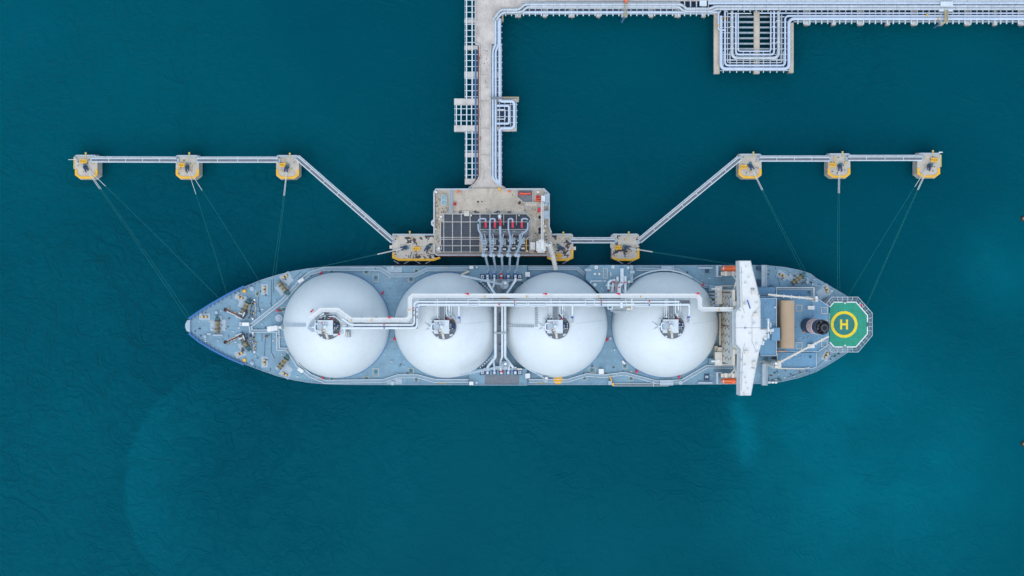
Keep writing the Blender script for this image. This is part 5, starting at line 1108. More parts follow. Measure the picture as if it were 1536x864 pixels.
# ---- loading platform
lpf = thing('loading_platform', W(737, 333, 0), 'wide concrete loading platform with dark grated floor between the trestle and the ship', 'platform')
ZL = 11.0
LP = [(650.6, 286.5), (653.5, 283.2), (707, 282.6), (755, 282.6), (816.5, 282.4), (824.6, 290.6), (824.6, 340), (827.5, 349), (827.5, 383.4), (655, 383.4), (650.6, 380)]
B('deck', 'concrete', lpf, lambda b: b.pp(LP, ZL - 1.6, ZL))
GR = [(665.4, 320.8), (788, 320.8), (795, 327), (795, 379.6), (660.5, 379.6), (660.5, 333), (665.4, 333)]
B('grated_floor', 'grate', lpf, lambda b: b.pp(GR, ZL + .002, ZL + .12))
def beams(b):
    for x, y0, y1 in ((665.7, 321, 379), (678.8, 321, 379), (692, 321, 379), (705.2, 321, 379), (720, 321, 379), (735, 321, 340), (755.5, 321, 340), (774.7, 321, 340), (660.9, 333.5, 379), (794.6, 330, 379)): b.bp(x - .6, y0, x + .6, y1, ZL + .13, ZL + .5)
    for y in (321, 332.8, 356, 358.8, 368.6, 378): b.bp(660.5 if y > 330 else 665.7, y - .5, 788 if y < 330 else 794.6, y + .5, ZL + .14, ZL + .503)
B('floor_beam', 'cap', lpf, beams)
def coping(b):
    b.rp([(650.9, 352), (650.9, 288), (654, 283.6), (690, 283.6), (707, 283.4)], 1.6, ZL + .01, ZL + 1.0); b.rp([(757, 283.4), (816, 283.4), (823.8, 291), (823.8, 340), (827, 348.6)], 1.6, ZL + .01, ZL + 1.0)
    b.rp([(651.2, 366), (651.2, 379.5), (655, 382.6), (822, 382.6)], 1.5, ZL + .01, ZL + 1.0)
B('coping_pipe', 'pipeg', lpf, coping)
B('cable_duct', 'rust', lpf, lambda b: (b.rp([(653.2, 340), (653.2, 289)], .6, ZL, ZL + .25), b.rp([(657, 380.9), (820, 380.9)], .8, ZL, ZL + .3)))
def prail(b):
    b.rail([(652.6, 352), (652.6, 288), (655, 285.4), (706, 285.4), (712, 279)], ZL, 1.2, .07, 2.5); b.rail([(748, 277), (757, 285.2), (815, 285.2), (822, 292), (822, 340)], ZL, 1.2, .07, 2.5); b.rail([(664, 319.8), (790, 319.8), (797, 328), (797, 378)], ZL, 1.2, .07, 2.5)
B('railing', 'steelw', lpf, prail)
B('cable_bridge', 'deckl', lpf, lambda b: (b.bp(674.4, 284.6, 675.6, 319, ZL + 1.2, ZL + 1.6), b.bp(677.2, 284.6, 678.4, 319, ZL + 1.2, ZL + 1.6), b.bp(675.62, 285, 677.18, 319, ZL + .6, ZL + 1.0)))
B('dark_bay', 'grateg', lpf, lambda b: b.pp([(778, 285.4), (798.5, 285.4), (798.5, 302.4), (786, 302.4), (777, 295)], ZL + .003, ZL + .2))
B('bay_wall', 'cap', lpf, lambda b: (b.rp([(775.5, 295.5), (785, 303.4), (808, 303.4)], 1.0, ZL, ZL + 1.1), b.bp(775, 285.6, 776, 295, ZL, ZL + 1.1), b.bp(798.6, 285.4, 799.4, 302.6, ZL, ZL + 1.0)))
B('floor_stripe', 'hwhite', lpf, lambda b: [b.op(787 + 2.3 * i, 307, .7, 4, -20, ZL + .004, ZL + .012) for i in range(8)])
rk = random.Random(9)
B('oil_stain', 'cable', lpf, lambda b: [b.cp(x, y, r_, ZL + .003, ZL + .009, 9) for x, y, r_ in ((717, 302.6, 1.6), (723, 302.4, 1.2), (768.6, 292.4, .9), (778.6, 305.4, 1.5), (780, 303, 1.6), (796.4, 322.6, .9), (729.6, 313.4, .9), (747, 318.8, 3.2), (713, 318.8, 3.2), (690, 319, 2.4), (764, 318.8, 2.4), (809.5, 326, 2.2), (809.6, 343, 2.2), (809.4, 349, 2.4), (804, 350, .7), (799, 312, .7))])
B('pile', 'pile', lpf, lambda b: posts(b, [(x, y) for x in (658, 690, 722, 754, 786, 818) for y in (292, 320, 350, 377)], -4, ZL - 1.6, .6))
B('fender_beam', 'brown', lpf, lambda b: b.bp(657, 383.6, 820, 385, ZL - 1.4, ZL - .3))
B('yellow_ladder', 'yellow', lpf, lambda b: (b.bp(721, 357, 722.2, 377, ZL + .6, ZL + 2), b.bp(788.6, 358, 790, 377, ZL + .6, ZL + 2), b.bp(747.5, 282, 751, 285.4, ZL + .1, ZL + 1.4)))
B('orange_barrier', 'orange', lpf, lambda b: (b.bp(685, 286.2, 690, 288.2, ZL, ZL + 1), b.bp(761.5, 286.2, 766, 288, ZL, ZL + 1)))
B('junction_box', 'creaml', lpf, lambda b: [b.bp(x - s_, y - s_, x + s_, y + s_, ZL + .02, ZL + h) for x, y, s_, h in ((659.4, 328.6, 1.4, 1), (661.5, 325.4, 1, 1.4), (706.5, 323, 1.2, 1.4), (778.5, 323, 1, 1.5), (700, 320.4, 3.6, .9), (656, 322, .8, .8), (655.5, 307, .9, .6), (653.6, 343.5, 1.1, 1), (790.6, 376.6, 1.5, 1.6), (815, 335, 1.4, 1), (818, 339, 1.6, 1.2), (816, 346, 1.8, 1.2), (819, 352, 1.2, 1), (814, 331, 2, .7))])
B('pipe_elbow', 'steelw', lpf, lambda b: (b.tp([(651, 330), (648, 332), (648, 337), (651, 339)], ZL - .2, .4, 8, .4)))
rq = random.Random(17)
def pl_bits(b):
    for x0, x1, y0, y1, n_ in ((799, 821, 310, 345, 16), (799, 821, 346, 362, 8), (653, 659, 290, 376, 16), (680, 770, 316, 319.4, 12), (662, 672, 312, 319, 6), (778, 800, 304, 318, 5)):
        for _ in range(n_):
            x, y, s_ = rq.uniform(x0, x1), rq.uniform(y0, y1), rq.uniform(.4, 1.1); b.op(x, y, s_ * rq.uniform(.8, 2.6), s_, rq.choice((0, 90, 90, 20)), ZL, ZL + rq.uniform(.2, 1.2))
for i_, m_ in enumerate(('ochre', 'steelg', 'brown', 'deckl')):
    B(('valve', 'pipe_stub', 'rusty_bracket', 'utility_box')[i_], m_, lpf, pl_bits)
B('tar_stain', 'black', lpf, lambda b: [b.pp([(x + rq.uniform(.7, 1.2) * a_ * math.cos(q * .7), y + rq.uniform(.7, 1.2) * c_ * math.sin(q * .7)) for q in range(9)], ZL + .0095, ZL + .014) for x, y, a_, c_ in ((809.3, 326, 1.8, 3.2), (809.4, 345, 2.0, 4.2), (779, 304.6, 2.4, 1.8), (746, 318.6, 5, 1.1), (716, 318.6, 4, .9), (717, 302.6, 2, 1.3), (691, 319, 3, .8), (764, 318.6, 4, .9), (660, 300, 1, 1))])
# things standing on the platform
t = thing('loading_gantry', W(757, 350, ZL), 'grey steel gantry with grated decks standing among the five loading arms', 'gantry')
def gdeck(b): b.bp(721, 344.6, 792, 352.6, ZL + 7.6, ZL + 8); b.bp(722, 352.8, 791, 357.5, ZL + 4.6, ZL + 5)
B('grated_deck', 'grateg', t, gdeck)
B('deck_beam', 'steelg', t, lambda b: (b.bp(720, 343.6, 793.6, 344.5, ZL + 7.4, ZL + 8.6), b.bp(720, 347.6, 790, 348.4, ZL + 8.01, ZL + 8.5), b.bp(720, 357.6, 791, 358.4, ZL + 4.5, ZL + 5.6)))
B('column', 'steelg', t, lambda b: [b.bp(x - .6, y - .6, x + .6, y + .6, ZL + .5, ZL + 7.5) for x in (722, 736, 750, 764, 778, 791) for y in (345, 357)])
rg = random.Random(21)
B('valve_rack', 'steelg', t, lambda b: [b.bp(x - 2.2, y - .7, x + 2.2, y + .7, ZL + 8.02, ZL + 8.9) for x, y in ((727, 347), (741, 346.4), (757, 347), (771, 346.6), (784, 347.2))])
B('hydraulic_unit', 'dkblue', t, lambda b: [b.bp(x, y, x + rg.uniform(1, 3), y + rg.uniform(.8, 2), ZL + 5.02, ZL + 6.2) for x, y in [(724 + 6.5 * i, 353.4 + rg.uniform(0, 2)) for i in range(10)]])
B('red_fitting', 'red', t, lambda b: [b.bp(x, 352.8, x + 1.8, 353.8, ZL + 8.02 - 3, ZL + 7) for x in (729, 743, 757.5, 771.6)])
B('bottom_tank', 'grate', t, lambda b: b.bp(721, 338, 793, 343.4, ZL + 2, ZL + 2.6))
B('railing', 'steelw', t, lambda b: b.rail([(720.6, 344), (793, 344), (793, 357), (791, 358)], ZL + 8, 1.1, .06, 2.5))
def z6(x, y, z): return W(700 + x / 7.515, 310 + y / 7.515, z)
ARMS = [((215, 190), (130, 178), (202, 400), (168, 320), (187, 545), (213, 550), (250, 715), (232, 735), (236, 800)),
        ((318, 190), (262, 180), (300, 395), (262, 320), (275, 545), (303, 550), (330, 715), (312, 735), (312, 800)),
        ((380, 190), (380, 140), (410, 400), (380, 320), (368, 548), (396, 552), (406, 715), (388, 735), (387, 800)),
        ((518, 190), (470, 165), (515, 390), (488, 320), (462, 545), (488, 550), (486, 715), (466, 735), (465, 800)),
        ((622, 190), (690, 160), (620, 390), (600, 320), (556, 545), (584, 550), (565, 715), (545, 735), (542, 800))]
AL = ['white loading arm reaching to the ship, leftmost of the five', 'white loading arm second from the left of the five', 'white loading arm in the middle, coupled to the red flange on the ship', 'white loading arm second from the right of the five', 'white loading arm nearest the gangway tower, rightmost of the five']
for i, (cw, lp_, bs, kn, ap, os, tip, q1, mn) in enumerate(ARMS):
    base = z6(*bs, ZL); a = thing('marine_loader', base, AL[i], 'loading arm', 'loading arms reaching to the ship')
    zt = ZL + 13
    top = z6(kn[0] + 6, kn[1] + 20, zt)
    B('riser', 'steelw', a, lambda b: (b.box(base.x - .9, base.x + .9, base.y - .9, base.y + .9, ZL + .51, ZL + 1.3), b.tube([(base.x, base.y, ZL + 1.3), (base.x, base.y, zt - 3), (top.x, top.y, zt)], .55, 10)))
    apx = z6(*ap, zt + 8); cwp = z6(*cw, zt - 1.5)
    B('inboard_arm', 'armp', a, lambda b: b.tube([z6(*kn, zt + .6), z6(kn[0] + 6, 420, zt + 3.5), apx], .5, 10))
    B('inboard_truss', 'steelw', a, lambda b: (b.tube([z6(kn[0] + 34, kn[1] - 10, zt - .2), z6(ap[0] + 30, 420, zt + 3), z6(ap[0] + 12, 520, zt + 7.2)], .16, 5), b.box(base.x - .6, base.x + 1.2, base.y - 1.4, base.y + 1.2, zt - 5, zt - 4.2), b.tube([(base.x + .4, base.y - .3, zt - 4.2), z6(kn[0] + 22, 395, zt + 2.2)], .2, 5)))
    B('counterweight', 'red', a, lambda b: b.box(cwp.x - .42, cwp.x + .42, cwp.y - 1.75, cwp.y + 1.75, zt - 2.6, zt - 1.0))
    loopz = zt - .4
    def loop(b):
        if i == 2: b.tube([z6(*kn, zt + .6), z6(kn[0] - 4, 230, zt), z6(cw[0] + 2, 225, zt - 1)], .42, 8)
        else: b.tube([z6(*kn, zt + .6), z6(lp_[0], 265, loopz), z6(lp_[0], 135, loopz), z6(cw[0], 135, loopz), z6(cw[0], 172, loopz - .8)], .34, 8, 1.6)
    B('counterweight_beam', 'armp', a, loop)
    B('swivel', 'deckl', a, lambda b: (b.ball(apx, .85, 12, 6), b.ball(z6(*os, zt + 7.6), .8, 12, 6)))
    zm = 18.8
    B('outboard_arm', 'armp', a, lambda b: (b.tube([apx, z6(*os, zt + 7.6)], .42, 8), b.tube([z6(*os, zt + 7.6), z6(*tip, zm + 1.2), z6(q1[0] + 4, q1[1] - 14, zm + .6), z6(*q1, zm), z6(mn[0], mn[1] - 25, zm)], .42, 8, .5)))
    def vls(b):
        for u, w_ in ((.25, .5), (.55, .45), (.8, .4)):
            p = z6(kn[0] + 6 + (ap[0] - kn[0]) * u, 330 + 215 * u, zt + 1 + 7 * u); b.box(p.x - w_ - .35, p.x + w_ + .5, p.y - .3, p.y + .3, p.z - .75, p.z - .15)
        p = z6(bs[0] + 6, bs[1] - 10, zt - 3); b.box(p.x - 1.1, p.x + 1.0, p.y - .7, p.y + .9, p.z - 1, p.z)
    B('drive_cylinder', 'steelg', a, vls)
    B('hydraulic_hose', 'cable', a, lambda b: b.tube([z6(bs[0] + 12, bs[1] + 10, zt - 2), z6(kn[0] + 40, 430, zt + 2.6), z6(ap[0] + 22, 530, zt + 6.8)], .1, 5))
    B('triplicate_box', 'bridge', a, lambda b: b.box(base.x - .4, base.x + 1.3, base.y - 3.4, base.y - 2.7, ZL + .52, ZL + 1.8))
    B('brace_rod', 'steelg', a, lambda b: b.tube([z6(os[0] - 10, os[1] + 25, zt + 7), z6(tip[0] - 14, tip[1] - 20, zm + 1.2)], .12, 5))
    B('coupler', 'red' if i == 2 else 'valveb', a, lambda b: (b.ball(z6(*q1, zm), .7, 10, 5) if 0 else b.tube([z6(mn[0], mn[1] - 50, zm), z6(mn[0], mn[1] - 34, zm)], .62, 10)))
    if i in (0, 4): B('end_fitting', 'green', a, lambda b: b.ball(z6(lp_[0] + (0 if i else 0), lp_[1] + 4, loopz + .3), .55, 8, 4))
    if i == 2: B('end_fitting', 'steelw', a, lambda b: (b.ball(z6(372, 108, zt - 1), .8, 8, 4), b.tube([z6(360, 140, zt - 1), z6(378, 108, zt - 1), z6(384, 150, zt - 1.2)], .2, 5)))
# gangway tower
g = thing('gangway_tower', W(811, 367, ZL), 'white gangway tower with a long mast and a sloping ramp down to the ship', 'gangway')
B('house', 'bridge', g, lambda b: (b.bp(804.5, 361.5, 818.4, 376.4, ZL, ZL + 9), b.bp(806, 374, 817, 379, ZL, ZL + 6), b.bp(808, 359.5, 816, 362, ZL, ZL + 10)))
B('boom', 'bridge', g, lambda b: (b.bp(811.6, 303, 812.4, 362, ZL + 11, ZL + 12), b.bp(814.2, 303, 815, 362, ZL + 11, ZL + 12), b.bp(811, 359, 815.6, 374, ZL + 9.2, ZL + 10.4)) + tuple(b.bp(812.42, y, 814.18, y + .6, ZL + 11.1, ZL + 11.9) for y in range(304, 362, 3)))
B('boom_rest', 'steelw', g, lambda b: (b.bp(811.5, 303.2, 815.4, 304.8, ZL, ZL + 10.9), b.bp(812, 330, 815, 331, ZL, ZL + 10.9)))
B('base_frame', 'brown', g, lambda b: (b.bp(801, 377.2, 820, 378.4, ZL + .02, ZL + 1), b.bp(802.6, 363, 804, 377, ZL + .02, ZL + 1.2)))
B('roof_fitting', 'steelg', g, lambda b: [b.bp(x, y, x + 1, y + .9, ZL + 9, ZL + 9.5) for x, y in ((807, 363), (816.6, 362.4), (806, 373), (812.8, 376.5))])
B('ramp', 'creaml', g, lambda b: b.tube([W(824, 366, ZL + 9.5), W(829, 383, 17), W(833.8, 405, 16.2)], .95, 4))
B('ramp_rail', 'steelw', g, lambda b: [b.tube([W(824 + s, 366, ZL + 11), W(829 + s, 383, 18.4), W(833.8 + s, 405, 17.4)], .1, 4) for s in (-3, 3)])
B('ramp_pivot', 'bridge', g, lambda b: (b.op(823.5, 366.5, 9, 4.4, 20, ZL + 8.6, ZL + 10), b.bp(818.6, 366, 822, 369, ZL + 7, ZL + 9)))
B('hose', 'cable', g, lambda b: b.tube([W(821.5, 367, ZL + 10.4), W(824, 364.6, ZL + 10.8), W(827, 366, ZL + 10.4)], .14, 5))
def cont(x0, y0, x1, y1, h, m, label, nm='control_cabin', cat='cabin'):
    t = thing(nm, W((x0 + x1) / 2, (y0 + y1) / 2, ZL), label, cat)
    B('body', m, t, lambda b: b.bp(x0 + .4, y0 + .4, x1 - .4, y1 - .4, ZL + .01, ZL + h))
    B('roof', m, t, lambda b: b.bp(x0, y0, x1, y1, ZL + h + .002, ZL + h + .3))
    B('door', 'steelg', t, lambda b: b.box(W(x0 + .4, 0, ZL + h).x - .08, W(x0 + .4, 0, ZL + h).x - .005, W(0, (y0 + y1) / 2, ZL).y - .5, W(0, (y0 + y1) / 2, ZL).y + .5, ZL + .1, ZL + 2.1))
cont(795.4, 363.2, 803, 374.5, 3, 'bridge', 'square pale cabin close beside the gangway tower base')
cont(811.8, 293.4, 817.6, 302.4, 3, 'bridge', 'small white cabin beside the orange pump frame at the platform corner')
cont(812.8, 305, 821.5, 308.8, 2.4, 'deckl', 'narrow grey cabinet between the two platform edge sheds', 'equipment_cabinet', 'cabinet')
cont(815.4, 316, 823, 328.4, 2.8, 'deckl', 'plain grey shed at the right edge of the platform', 'equipment_shed', 'shed')
cont(816.6, 290.6, 823, 304.6, 2.2, 'deckl', 'long grey shed along the right coping behind the white cabin', 'equipment_shed', 'shed')
t = thing('water_basin', W(665.7, 300, ZL), 'aqua blue rounded basin with a pale rim near the upper left platform corner', 'basin')
stad = lambda r_, h: [(665.7 + r_ * math.cos(a), 295.6 - (h if 0 else 0) + (0 if math.sin(a) < 0 else 9) + r_ * math.sin(a)) for a in [R(15 * k) for k in range(24)]]
B('rim', 'cap', t, lambda b: b.pp(stad(4.5, 0), ZL + .01, ZL + 1.4))
B('lid', 'aqua', t, lambda b: b.pp(stad(3.4, 0), ZL + 1.401, ZL + 1.6))
B('strap', 'steelw', t, lambda b: (b.bp(662.2, 299.6, 669.2, 300.4, ZL + 1.61, ZL + 1.8),))
t = thing('pump_frame', W(807, 299, ZL), 'orange red pump frame with bars next to the small white cabin', 'pump')
B('bar', 'orange', t, lambda b: (b.bp(803.5, 297.5, 811.5, 298.5, ZL + 1.4, ZL + 2), b.bp(803, 300.3, 811.5, 301.3, ZL + 1.4, ZL + 2), b.bp(808, 293, 809, 302.5, ZL + 1.2, ZL + 1.39), b.bp(804.5, 296, 805.3, 302, ZL + 1.2, ZL + 1.39)))
B('pump', 'red', t, lambda b: (b.tp([(805, 294.8), (809.5, 294.8)], ZL + 1, .5, 10), b.bp(805, 299, 808, 300, ZL + .02, ZL + 1.2), b.bp(804, 293.8, 810, 302, ZL + .02, ZL + .4)))
t = thing('hose_trailer', W(787, 290.5, ZL), 'long bright red trailer lying in the dark grated bay', 'trailer')
B('bed', 'red', t, lambda b: b.pp([(778.6, 289.2), (781, 288.2), (788, 289.6), (796, 288.6), (796.4, 291.8), (788, 291.8), (781, 293), (778.8, 291.8)], ZL + .5, ZL + 1.5))
B('wheel', 'black', t, lambda b: [b.tube([W(x, y - .3, ZL + .35), W(x, y + .3, ZL + .35)], .32, 10) for x in (782, 793) for y in (289, 292)])
B('hose', 'orange', t, lambda b: b.tp([(780, 290.2), (786, 290.8), (795.6, 289.8)], ZL + 1.6, .28, 8))
t = thing('red_drum', W(682.3, 305.8, ZL), 'magenta red drum standing on the pale upper deck of the platform', 'drum')
B('barrel', 'red', t, lambda b: b.cp(682.3, 305.8, 2.5, ZL + .01, ZL + 1.6, 18)); B('lid', 'brown', t, lambda b: b.cp(682.3, 305.8, 1.5, ZL + 1.6, ZL + 1.72, 14))
t = thing('red_cabinet', W(808.8, 314.6, ZL), 'bright red fire cabinet beside the gangway mast', 'fire cabinet')
B('body', 'red', t, lambda b: b.bp(806.6, 312.6, 811, 316.8, ZL + .01, ZL + 1.9)); B('nozzle', 'red', t, lambda b: b.tp([(806.4, 316.4), (808, 318.6)], ZL + 1, .3, 8))
def lamp(x, y, label, z=ZL, big=0):
    t = thing('lamp_mast', W(x, y, z), label, 'lamp mast', 'lamp masts on the loading platform')
    B('foot', 'cap', t, lambda b: b.cp(x, y, 1.6 + 3 * big, z + .005, z + .5, 16))
    B('pole', 'steelw', t, lambda b: b.cp(x, y, .55, z + .5, z + 14, 10, .9))
    B('lamp_head', 'bridge', t, lambda b: (b.cp(x, y, 1.5, z + 13.6, z + 14.3, 14), b.bp(x - 2, y - .5, x + 2, y + .5, z + 13.2, z + 13.6)))
lamp(658.4, 372.4, 'white lamp mast on a round base at the lower left platform corner', big=1)
lamp(654.2, 288.2, 'white lamp mast at the upper left platform corner')
lamp(661.4, 325.2, 'white lamp mast at the edge of the dark grated floor')
lamp(806.8, 288, 'white lamp mast near the orange pump frame at the platform corner')

# ---- dolphins
def dolphin(kind, top, base_z, z, sign, txt, hooks, ladder, label, group, m, yl):
    cx = sum(p[0] for p in top) / len(top); cy = sum(p[1] for p in top) / len(top)
    d = thing(kind, W(cx, cy, 0), label, 'dolphin', group)
    B('block', m, d, lambda b: b.pp(top, base_z, z))
    B('yellow_edge', 'yellow', d, lambda b: b.rp(yl, 3.4, z + .004, z + .25))
    if sign:
        s = part_empty('sign', W(*sign, z), d)
        B('plate', 'yellow', s, lambda b: b.bp(sign[0] - 5, sign[1] - 2.9, sign[0] + 5, sign[1] + 2.9, z + 1.0, z + 1.12))
        B('foot', 'steelg', s, lambda b: [b.bp(sign[0] + q - .4, sign[1] - .4, sign[0] + q + .4, sign[1] + .4, z, z + .995) for q in (-3.5, 3.5)])
        lettering('lettering', txt, 1.05, 'black', s, W(sign[0], sign[1], z + 1.14))
    for hx, hy, ha in hooks:
        h = part_empty('mooring_hook', W(hx, hy, z), d); c = W(hx, hy, z); a = R(ha); ca, sa = math.cos(a), math.sin(a)
        L = lambda u, v: (c.x + u * ca - v * sa, c.y + u * sa + v * ca)
        B('base', 'teal', h, lambda b: b.cyl(*L(-.3, 0), .95, z, z + .9, 14))
        B('motor', 'green', h, lambda b: b.cyl(*L(-1.0, .5), .55, z + .9, z + 1.7, 12))
        B('hook', 'dkblue', h, lambda b: [b.box(L(.9, v)[0] - 1.1, L(.9, v)[0] + 1.1, L(.9, v)[1] - .26, L(.9, v)[1] + .26, z + .91, z + 1.5, a + v * .15) for v in (-.5, .5)] + [b.cyl(*L(0, 0), .8, z + .905, z + 1.3, 12)])
        B('guard', 'cable', h, lambda b: b.box(L(.2, 0)[0] - 1.0, L(.2, 0)[0] + 1.0, L(.2, 0)[1] - .12, L(.2, 0)[1] + .12, z + 1.51, z + 1.9, a))
    lx, ly = ladder
    B('ladder', 'yellowd', d, lambda b: (b.tp([(lx - 1, ly, z + 1), (lx - 1, ly - .6, 0)], 0, .14, 6), b.tp([(lx + 1, ly, z + 1), (lx + 1, ly - .6, 0)], 0, .14, 6)) + tuple(b.bp(lx - 1, ly - .3, lx + 1, ly + .1, zz, zz + .1) for zz in range(1, int(z) + 1)) + (b.bp(lx - 1.3, ly - 1.2, lx + 1.3, ly + 1.2, z + .6, z + 1.1), b.bp(lx - .8, ly + 1.2, lx + .8, ly + 6, z + .7, z + 1.0)))
    r_ = random.Random(txt)
    x0 = min(p[0] for p in top); x1 = max(p[0] for p in top); y0 = min(p[1] for p in top); y1 = max(p[1] for p in top)
    B('fitting', 'ochre', d, lambda b: [b.cp(r_.uniform(x0 + 5, x1 - 5), r_.uniform(y0 + 5, y1 - 8), r_.uniform(.7, 1.3), z, z + r_.uniform(.4, 1), 10) for _ in range(7)])
    B('bolt_cover', 'cable', d, lambda b: [b.op(r_.uniform(x0 + 4, x1 - 4), r_.uniform(y0 + 4, y1 - 6), r_.uniform(.8, 2), r_.uniform(.6, 1.2), r_.uniform(0, 90), z, z + r_.uniform(.2, .8)) for _ in range(7)])
    B('handrail', 'steelw', d, lambda b: b.rail([(x0 + .8, y0 + 8), (x0 + .8, y0 + 3), (x0 + 3, y0 + .8), (x1 - 3, y0 + .8), (x1 - .8, y0 + 3), (x1 - .8, y0 + 8)], z, 1.1, .07, 1.5))
    B('service_duct', 'deckl', d, lambda b: b.rp([(x0 + 2, y0 + 1.4), (x1 - 2, y0 + 1.4)], 2.2, z + .003, z + .7))
    return d, (x0, x1, y0, y1)
def mtop(x0, x1, y0, y1): return [(x0, y0 + 2.5), (x0 + 2.5, y0), (x1 - 2.5, y0), (x1, y0 + 2.5), (x1, y1 - 5.6), (x1 - 7, y1), (x0 + 7, y1), (x0, y1 - 5.6)]
def myl(x0, x1, y0, y1): return [(x0 + 1.5, y1 - 14), (x0 + 1.5, y1 - 6.2), (x0 + 7.6, y1 - 1.5), (x1 - 7.6, y1 - 1.5), (x1 - 1.5, y1 - 6.2), (x1 - 1.5, y1 - 14)]
ZM = 9.5
MD = [(112.5, 146, 232.2, 267.8, (125, 242), 'M.D.1', (129, 251.5, -58), (128.4, 229.6), 'outermost left mooring dolphin, at the far left end of the walkway'),
      (263.8, 298.2, 232.6, 267.8, (273, 247.8), 'M.D.2', (281, 251, -75), (283.7, 229.6), 'left hand mooring dolphin halfway along the left straight walkway'),
      (414.4, 448.4, 232.6, 268, (424, 247.4), 'M.D.3', (430.4, 251.5, -100), (434.6, 230.4), 'left hand mooring dolphin where the left diagonal walkway starts'),
      (1108, 1142.2, 230.6, 267.4, (1115.6, 250.4), 'M.D.4', (1125, 249, -60), (1130.2, 228.6), 'right hand mooring dolphin where the right diagonal walkway ends'),
      (1241.8, 1275.4, 230, 266.4, (1249, 247.4), 'M.D.5', (1259, 250, -90), (1264, 228), 'right hand mooring dolphin halfway along the right straight walkway'),
      (1376, 1410, 229.2, 266, (1401.6, 239.8), 'M.D.6', (1393.2, 249.5, -112), (1399.6, 226.4), 'outermost right mooring dolphin, at the far right end of the walkway')]
for x0, x1, y0, y1, sg, tx, hk, ld, lab in MD:
    d, _ = dolphin('mooring_dolphin', mtop(x0, x1, y0, y1), 3.4, ZM, sg, tx, [hk], ld, lab, 'mooring dolphins out in the water', 'dolphin', myl(x0, x1, y0, y1))
    B('base_slab', 'cap', d, lambda b: b.pp([(768 + (x - 768) * .996, 432 + (y - 432) * .996) for x, y in mtop(x0 - 1.2, x1 + 1.2, y0 - .6, y1 + .8)], 2.2, 3.39))
    B('pile', 'pile', d, lambda b: [b.tube([W(x, y, 2.3), W(x + dx, y + dy, -4)], .55, 10) for x, y, dx, dy in ((x0 + 4, y0 + 5, -5, -2), (x1 - 4, y0 + 5, 5, -2), (x0 + 4, y1 - 7, -5, 3), (x1 - 4, y1 - 7, 5, 3), ((x0 + x1) / 2, y1 - 5, 0, 5), ((x0 + x1) / 2, y0 + 4, 0, -3), (x0 + 3, (y0 + y1) / 2, -5, 0), (x1 - 3, (y0 + y1) / 2, 5, 0))])
    sx = x0 - 1 if x0 < 768 else x1 + 1
    if tx in ('M.D.1', 'M.D.6'):
        B('side_fender', 'yellowd', d, lambda b: b.bp(sx - 1.3, y0 + 3, sx + 1.3, y0 + 21, 5, ZM - .3))
        B('navigation_light', 'bridge', d, lambda b: (b.bp(sx - (9 if x0 < 768 else 0), y0 + 6.8, sx + (2 if x0 < 768 else 0), y0 + 7.5, ZM + 2, ZM + 2.2), b.cp(sx + (1 if x0 < 768 else -1), y0 + 7, 1, ZM, ZM + 3, 10)) if x0 < 768 else b.tp([(sx - 4, y0 + .5, ZM), (sx - 2, y0 - .8, ZM + 3), (sx + 3, y0 - .8, ZM + 3)], 0, .2, 6))
ZB = 10.0
BD = [([(588.4, 350.6), (651, 350.6), (651, 386), (661, 386.8), (651, 391), (598, 391), (588.4, 387)], (624.8, 373), 'B.D.1', [(608, 371.6, 195), (641.8, 371.6, -120)], (614.6, 347.6), 'widest breasting dolphin with large black stains, left of the loading platform', [(590, 380), (590, 386), (598.6, 389.6), (650.6, 389.6), (660, 386.2)]),
      ([(820.6, 352), (823, 350.4), (857, 350.4), (859.8, 353), (859.8, 387), (851.8, 391), (829, 391), (820.6, 387.2)], (838, 383.4), 'B.D.2', [(839.8, 371.6, -25)], (845, 348.6), 'breasting dolphin under the gangway ramp, right of the loading platform', [(821.5, 386.4), (829.4, 389.6), (851.4, 389.6), (858.4, 386.2), (858.4, 374)]),
      ([(917.4, 352), (920, 350.4), (956, 350.4), (958.8, 353), (958.8, 387), (950.8, 391), (926, 391), (917.4, 387.2)], (927.4, 371.4), 'B.D.3', [(938.9, 371.2, -8)], (943.2, 348.4), 'breasting dolphin with small black spots, right of the short walkway', [(918.6, 386.4), (926.4, 389.6), (950.4, 389.6), (957.4, 386.2), (957.4, 372)])]
for top, sg, tx, hks, ld, lab, yl in BD:
    d, (x0, x1, y0, y1) = dolphin('breasting_dolphin', top, 4.5, ZB, sg, tx, hks, ld, lab, 'breasting dolphins beside the ship', 'stained', yl)
    fp = [x0 + 14, x0 + 46] if tx == 'B.D.1' else [(x0 + x1) / 2]
    B('fender_panel', 'black', d, lambda b: [b.box(W(f, 0, 8).x - 3.4, W(f, 0, 8).x + 3.4, 9.75, 10.35, 2, 8.4) for f in fp])
    B('fender_chain', 'steelw', d, lambda b: [b.tube([W(f + s * 12, 391, 8.6), (W(f + s * 3, 0, 8).x, 10.2, 8.2)], .17, 6) for f in fp for s in (-1, 1)])
    B('fender_cone', 'cable', d, lambda b: [b.tube([(W(f + s * 6, 0, 8).x, 11.9, 6.4), (W(f + s * 6, 0, 8).x, 10.3, 6.4)], .7, 12) for f in fp for s in (-1, 1)])
    B('pile', 'pile', d, lambda b: posts(b, [(x0 + 5, y0 + 6), (x1 - 6, y0 + 6), (x0 + 8, y1 - 9), (x1 - 10, y1 - 9)], -4, 4.6, .7))
    B('side_fender', 'creaml', d, lambda b: b.bp(*((x0 - 4, 368, x0 - .2, 373) if tx == 'B.D.1' else (x1 + .2, 370, x1 + 4, 375)), 7.6, ZB - .2) if tx != 'B.D.3' else b.bp(x0 - 1.6, 354, x0 - .2, 372, 7.6, ZB - .2))
